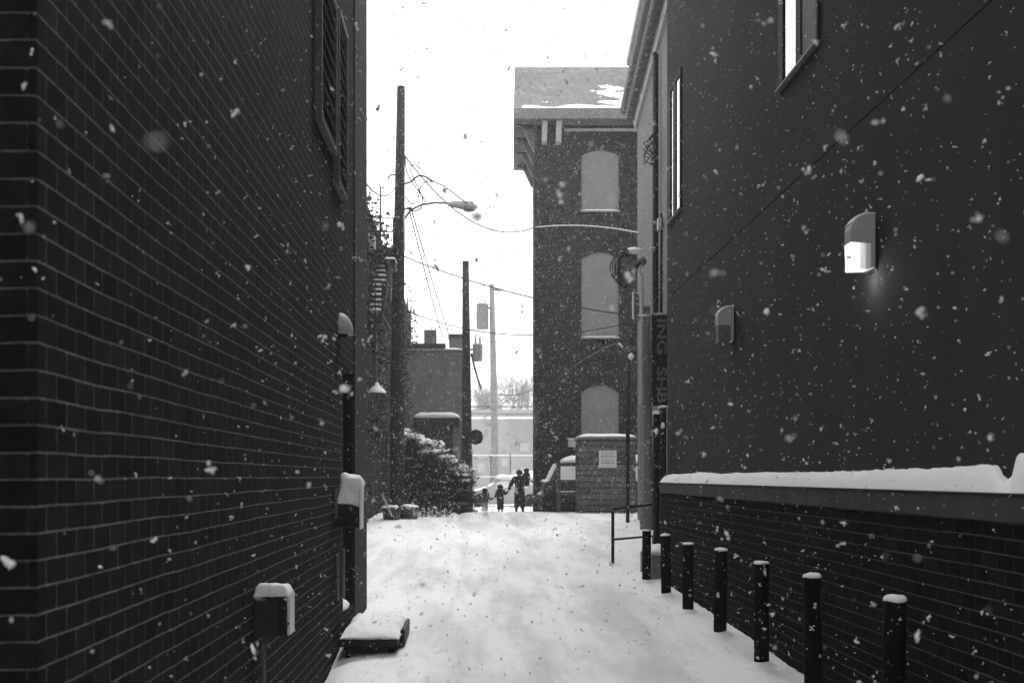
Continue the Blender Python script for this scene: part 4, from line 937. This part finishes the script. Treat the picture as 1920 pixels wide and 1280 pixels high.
# ---------------------------------------------------------------- people
def skinmesh(name, chains, m, parent, sub=1):
    """chains: list of (points, radii); points shared by position join up. One continuous skinned surface."""
    vs_, rs, es = [], [], []
    def vid(p, r_):
        for i, q_ in enumerate(vs_):
            if (Vector(q_)-Vector(p)).length < 1e-4: return i
        vs_.append(tuple(p)); rs.append(r_); return len(vs_)-1
    for pts, rr_ in chains:
        ids = [vid(p, r_) for p, r_ in zip(pts, rr_)]; es += list(zip(ids, ids[1:]))
    me = bpy.data.meshes.new(name); me.from_pydata(vs_, es, []); ob = bpy.data.objects.new('tmp', me); C.objects.link(ob)
    md = ob.modifiers.new('skin', 'SKIN'); md.use_smooth_shade = True
    seen = set(); adj = {i: set() for i in range(len(vs_))}
    for a, b_ in es: adj[a].add(b_); adj[b_].add(a)
    for i, sv in enumerate(me.skin_vertices[0].data):
        sv.radius = (rs[i], rs[i]) if not isinstance(rs[i], tuple) else rs[i]
        if i not in seen:
            sv.use_root = True; stk = [i]
            while stk:
                k = stk.pop()
                if k in seen: continue
                seen.add(k); stk += list(adj[k])
        else: sv.use_root = False
    s_ = ob.modifiers.new('sub', 'SUBSURF'); s_.levels = s_.render_levels = sub
    dg = bpy.context.evaluated_depsgraph_get(); nm = bpy.data.meshes.new_from_object(ob.evaluated_get(dg)); bpy.data.objects.remove(ob)
    nm.name = name; o = bpy.data.objects.new(name, nm); C.objects.link(o); nm.materials.clear(); nm.materials.append(M[m]); o.parent = parent
    for p in nm.polygons: p.use_smooth = True
    return o
def person(loc, H, label, armL, armR, legs, coat, trousers, boots, coat_len=.47, hat='hair', head_r=None, hood=False, spread=1.0, bulk=1.0):
    """local coords; x = image right, faces -Y. armL/armR: (elbow, hand) for image-left / image-right arm"""
    t = empty('person', loc, label, 'person'); V = lambda x, y, z: Vector((x, y, z))
    hr = head_r or H*.068; sh = H*.105*spread; zs = H*.80
    pel, wai, che, nek, hed = V(0, 0, H*.5), V(0, -.005, H*.6), V(0, 0, H*.73), V(0, 0, H*.85), V(0, -.01, H*.925)
    ch = [([pel, wai, che, nek, hed, V(0, -.01, H*.965)], [(H*.062, H*.045), (H*.062, H*.045), (H*.082, H*.055), (H*.032, H*.032), (hr*.8, hr*.95), (hr*.62, hr*.7)])]
    hands = []
    for s_, (el, ha) in ((-1, armL), (1, armR)):
        shd = V(s_*sh, 0, zs); el, ha = Vector(el), Vector(ha)
        ch.append(([che, shd, el, ha], [(H*.095, H*.062), H*.036, H*.026, H*.017])); hands.append((el, ha, s_))
        d = (ha-el).normalized(); side = d.cross(V(0, 1, 0)).normalized()
        pl = ha+d*H*.035; ch[-1][0].append(pl); ch[-1][1].append(H*.018)
        for k in range(4):
            off = side*(k-1.5)*H*.0085; b0 = pl+off*.9; L_ = H*(.036, .042, .04, .031)[k]
            ch.append(([b0, b0+d*L_*.5+off*.15+V(0, -.004, 0), b0+d*L_*.95+V(0, -.01, 0)], [H*.0058, H*.005, H*.0042]))
        tb = ha+d*H*.012-side*H*.014; ch.append(([tb, tb-side*H*.012+d*H*.014, tb-side*H*.014+d*H*.032], [H*.007, H*.006, H*.005]))
    for s_, (kn, ft) in zip((-1, 1), legs):
        hip = V(s_*H*.052, 0, H*.47); kn, ft = Vector(kn), Vector(ft)
        ch.append(([pel, hip, kn, ft, ft+V(0, -H*.085, -H*.018)], [(H*.062, H*.045), H*.042, H*.03, H*.021, H*.018]))
    skinmesh('body', ch, 'skin', t)
    # face
    f = MB()
    for s_ in (-1, 1): f.blob(hed+V(s_*hr*.33, -hr*.9, hr*.02)+wl(t), hr*.11, 1, 0)
    f.build('eyes', 'black', t)
    f = MB().blob(hed+V(0, -hr*1.0, -hr*.18)+wl(t), (hr*.1, hr*.14, hr*.18), 1, 0); f.build('nose', 'skin', t, True)
    f = MB().blob(hed+V(0, -hr*.9, -hr*.5)+wl(t), (hr*.24, hr*.08, hr*.05), 1, 0); f.build('mouth', 'clothgrey', t, True)
    f = MB()
    for s_ in (-1, 1): f.blob(hed+V(s_*hr*.9, 0, 0)+wl(t), (hr*.12, hr*.2, hr*.28), 1, 0)
    f.build('ears', 'skin', t, True)
    # hair or hat
    f = MB().blob(hed+V(0, hr*.22, hr*.3)+wl(t), (hr*1.12, hr*1.12, hr*.98), 3, .08, 2); f.build('hat' if not hood else 'hood', hat, t, True)
    f = MB().lathe([(hr*.6, -.0), (hr*.95, hr*.1), (hr*.85, hr*.45), (hr*.5, hr*.5)], nek+V(0, 0, -hr*.1)+wl(t), 12); f.build('collar', coat, t, True)
    # coat
    cb = []
    zb = H*coat_len
    cb.append(([V(0, 0, zb), pel+V(0, 0, H*.02), wai, che, V(0, 0, H*.81)], [(H*.105*spread, H*.08), (H*.098, H*.075), (H*.09, H*.07), (H*.108, H*.078), (H*.055, H*.05)]))
    for el, ha, s_ in hands:
        shd = V(s_*sh, 0, zs); cb.append(([che, shd, el, el.lerp(ha, .93)], [(H*.108, H*.078), H*.05, H*.04, H*.03]))
    cb = [(p_, [tuple(q*bulk for q in x) if isinstance(x, tuple) else x*bulk for x in r_]) for p_, r_ in cb]; skinmesh('coat', cb, coat, t)
    for s_, (kn, ft) in zip((-1, 1), legs):
        kn, ft = Vector(kn), Vector(ft); hip = V(s_*H*.05, 0, H*.49)
        skinmesh('trouser_leg', [([hip, kn, ft+V(0, 0, H*.03)], [H*.07*bulk, H*.058*bulk, H*.046*bulk])], trousers, t)
        skinmesh('boot', [([ft+V(0, 0, H*.07), ft, ft+V(0, -H*.05, -H*.012), ft+V(0, -H*.09, -H*.018)], [H*.036, H*.036, H*.032, H*.024])], boots, t)
    return t
YP = 43.0; k_ = F/YP
def ft(h, x, y=0): return (x, y, h*.03)
def loc_(x): X_ = (x-CX)/k_; return Vector((X_, YP, G(X_, YP)+.01))
LA = loc_(974); LB = loc_(938); LC = loc_(909)
hA = P(953.5, 919, YP); hB = P(927, 932, YP)
H = 1.68
person(LA, H, 'adult in a long dark coat holding a child by the hand, toddler on one arm',
       ((-.33, -.02, 1.13), tuple(hA-LA)), ((.3, -.06, 1.08), (.2, -.26, 1.13)),
       (((-.10, -.04, .43), (-.13, -.02, .05)), ((.09, -.1, .46), (.13, -.14, .06))), 'clothdark', 'clothdark', 'clothdark', .33, 'hair', .118, spread=1.2, bulk=1.32)
person(LB, 1.05, 'middle child in a dark coat and hood with pale boots, both hands held',
       ((-.15, 0, .68), tuple(hB-LB)), ((.2, 0, .70), tuple(hA-LB+Vector((-.02, 0, -.02)))),
       (((-.05, -.02, .26), (-.06, 0, .04)), ((.05, -.03, .27), (.07, -.05, .04))), 'clothdark', 'clothdark', 'clothlight', .42, 'hair', .105, True, 1.25, 1.5)
person(LC, .9, 'smallest walking child in a grey coat and pale trousers, leftmost of the group',
       ((-.2, -.02, .5), (-.17, -.1, .4)), ((.18, 0, .5), tuple(hB-LC+Vector((-.02, 0, -.02)))),
       (((-.05, -.02, .22), (-.05, 0, .04)), ((.05, -.03, .22), (.06, -.05, .04))), 'clothgrey', 'clothlight', 'clothgrey', .38, 'hair', .108, True, 1.5, 1.6)
LT_ = LA+Vector((.27, -.2, .88))
person(LT_, .82, 'toddler bundled in dark clothes carried on the arm of the adult',
       ((-.13, -.03, .52), (-.16, -.06, .6)), ((.13, -.04, .5), (.12, -.12, .42)),
       (((-.06, -.17, .34), (-.08, -.14, .17)), ((.06, -.17, .34), (.08, -.14, .17))), 'clothgrey', 'clothdark', 'clothlight', .44, 'clothgrey', .1, True, 1.2, 1.35)

# ---------------------------------------------------------------- falling snow
t_ico = bmesh.new(); bmesh.ops.create_icosphere(t_ico, subdivisions=1, radius=1)
IV = np.array([v.co[:] for v in t_ico.verts]); IF = np.array([[v.index for v in f.verts] for f in t_ico.faces]); t_ico.free()
cs = []
def scatter(y0, y1, xa, xb, zb, ztp, dens):
    vol = (y1-y0)*(xb-xa)*(ztp-zb); n_ = rng.poisson(vol*dens)
    cs.append(np.stack([rng.uniform(xa, xb, n_), rng.uniform(y0, y1, n_), rng.uniform(zb, ztp, n_)], -1))
scatter(.38, 4, -2.6, 3.0, 0, 4.5, 28); scatter(4, 10, -1.5, 3.45, -.3, 7.5, 32); scatter(10, 20, -1.5, 3.45, -.2, 11.5, 26)
scatter(20, 34, -2.5, 4.5, 0, 17, 24); scatter(34, 60, -3.5, 6, .2, 20, 8)
P0 = np.concatenate(cs)
keep = (np.abs(P0[:, 0]-P0[:, 1]*.035) < P0[:, 1]*.55+.6) & (P0[:, 2] < 1.75+P0[:, 1]*.5+1)
keep &= ~((P0[:, 0] < -1.48) & (P0[:, 1] > 3.6) & (P0[:, 1] < 14.8))
keep &= ~((P0[:, 0] > 3.05) & (P0[:, 2] < 1.75) & (P0[:, 1] < 17.8))
P0 = P0[keep]; n_ = len(P0)
sz = np.exp(rng.normal(math.log(.0029), .55, n_)); sz = np.clip(sz, .0018, .012)*np.where(P0[:, 1] > 18, 1.35, 1)*np.where(P0[:, 1] < 1.6, .7, 1)
q4 = rng.normal(size=(n_, 4)); q4 /= np.linalg.norm(q4, axis=1)[:, None]; a, b_, c_, d_ = q4.T
RM = np.stack([1-2*(c_*c_+d_*d_), 2*(b_*c_-a*d_), 2*(b_*d_+a*c_), 2*(b_*c_+a*d_), 1-2*(b_*b_+d_*d_), 2*(c_*d_-a*b_), 2*(b_*d_-a*c_), 2*(c_*d_+a*b_), 1-2*(b_*b_+c_*c_)], -1).reshape(n_, 3, 3)
asp = np.stack([rng.uniform(.7, 2.2, n_), rng.uniform(.5, 1.1, n_), rng.uniform(.3, .8, n_)], -1)
V = IV[None]*(1+rng.uniform(-.6, .5, (n_, len(IV), 1)))*asp[:, None, :]*sz[:, None, None]
V = np.einsum('nij,nkj->nki', RM, V)+P0[:, None, :]
near = np.where(P0[:, 1] < 13)[0]; extra = []
for q_ in range(3):                                   # big flakes are loose clumps of several crystals
    sel = near[rng.random(len(near)) < .7]; off = rng.normal(0, .85, (len(sel), 1, 3))*sz[sel][:, None, None]*np.array([1, 1, 1.3])
    W_ = (V[sel]-P0[sel][:, None, :])[:, rng.permutation(len(IV)), :]; W_ = IV[None]*sz[sel][:, None, None]*rng.uniform(.3, .95, (len(sel), 1, 3))*(1+rng.uniform(-.5, .4, (len(sel), len(IV), 1)))
    extra.append(W_+off+P0[sel][:, None, :])
V = np.concatenate([V]+extra); n_ = len(V)
nv = len(IV); FF = (IF[None]+np.arange(n_)[:, None, None]*nv).reshape(-1, 3)
me = bpy.data.meshes.new('falling_snow'); me.vertices.add(n_*nv); me.vertices.foreach_set('co', V.ravel())
me.loops.add(FF.size); me.loops.foreach_set('vertex_index', FF.ravel().astype(np.int32)); me.polygons.add(len(FF)); me.polygons.foreach_set('loop_start', np.arange(0, FF.size, 3, dtype=np.int32))
me.update(); me.validate(); o = bpy.data.objects.new('falling_snow', me); C.objects.link(o)
m, n, l, b = newmat('snowflake'); b.inputs['Base Color'].default_value = (.9, .9, .9, 1); b.inputs['Roughness'].default_value = .9
n.remove(b); df = n.new('ShaderNodeBsdfDiffuse'); df.inputs[0].default_value = (.78, .78, .78, 1); tr_ = n.new('ShaderNodeBsdfTranslucent'); tr_.inputs[0].default_value = (.9, .9, .9, 1)
ms = n.new('ShaderNodeMixShader'); ms.inputs[0].default_value = .15; l.new(df.outputs[0], ms.inputs[1]); l.new(tr_.outputs[0], ms.inputs[2]); l.new(ms.outputs[0], n['Material Output'].inputs[0])
me.materials.append(m); tag(o, 'falling snowflakes drifting through the whole alley', 'snowflakes', kind='stuff')
print('flakes', n_)

# ---------------------------------------------------------------- haze
hz = MB().box(-90, 90, -70, 175, -1.6, 26).build('haze', 'snow', None)
m = bpy.data.materials.new('haze_air'); m.use_nodes = True; m.node_tree.nodes.clear()
ou = m.node_tree.nodes.new('ShaderNodeOutputMaterial'); pv = m.node_tree.nodes.new('ShaderNodeVolumePrincipled')
pv.inputs['Density'].default_value = .0018; pv.inputs['Color'].default_value = (.95, .95, .95, 1); pv.inputs['Anisotropy'].default_value = .2
m.node_tree.links.new(pv.outputs[0], ou.inputs['Volume']); hz.data.materials.clear(); hz.data.materials.append(m)
tag(hz, 'pale snowy haze filling the air of the alley', 'haze', kind='stuff')
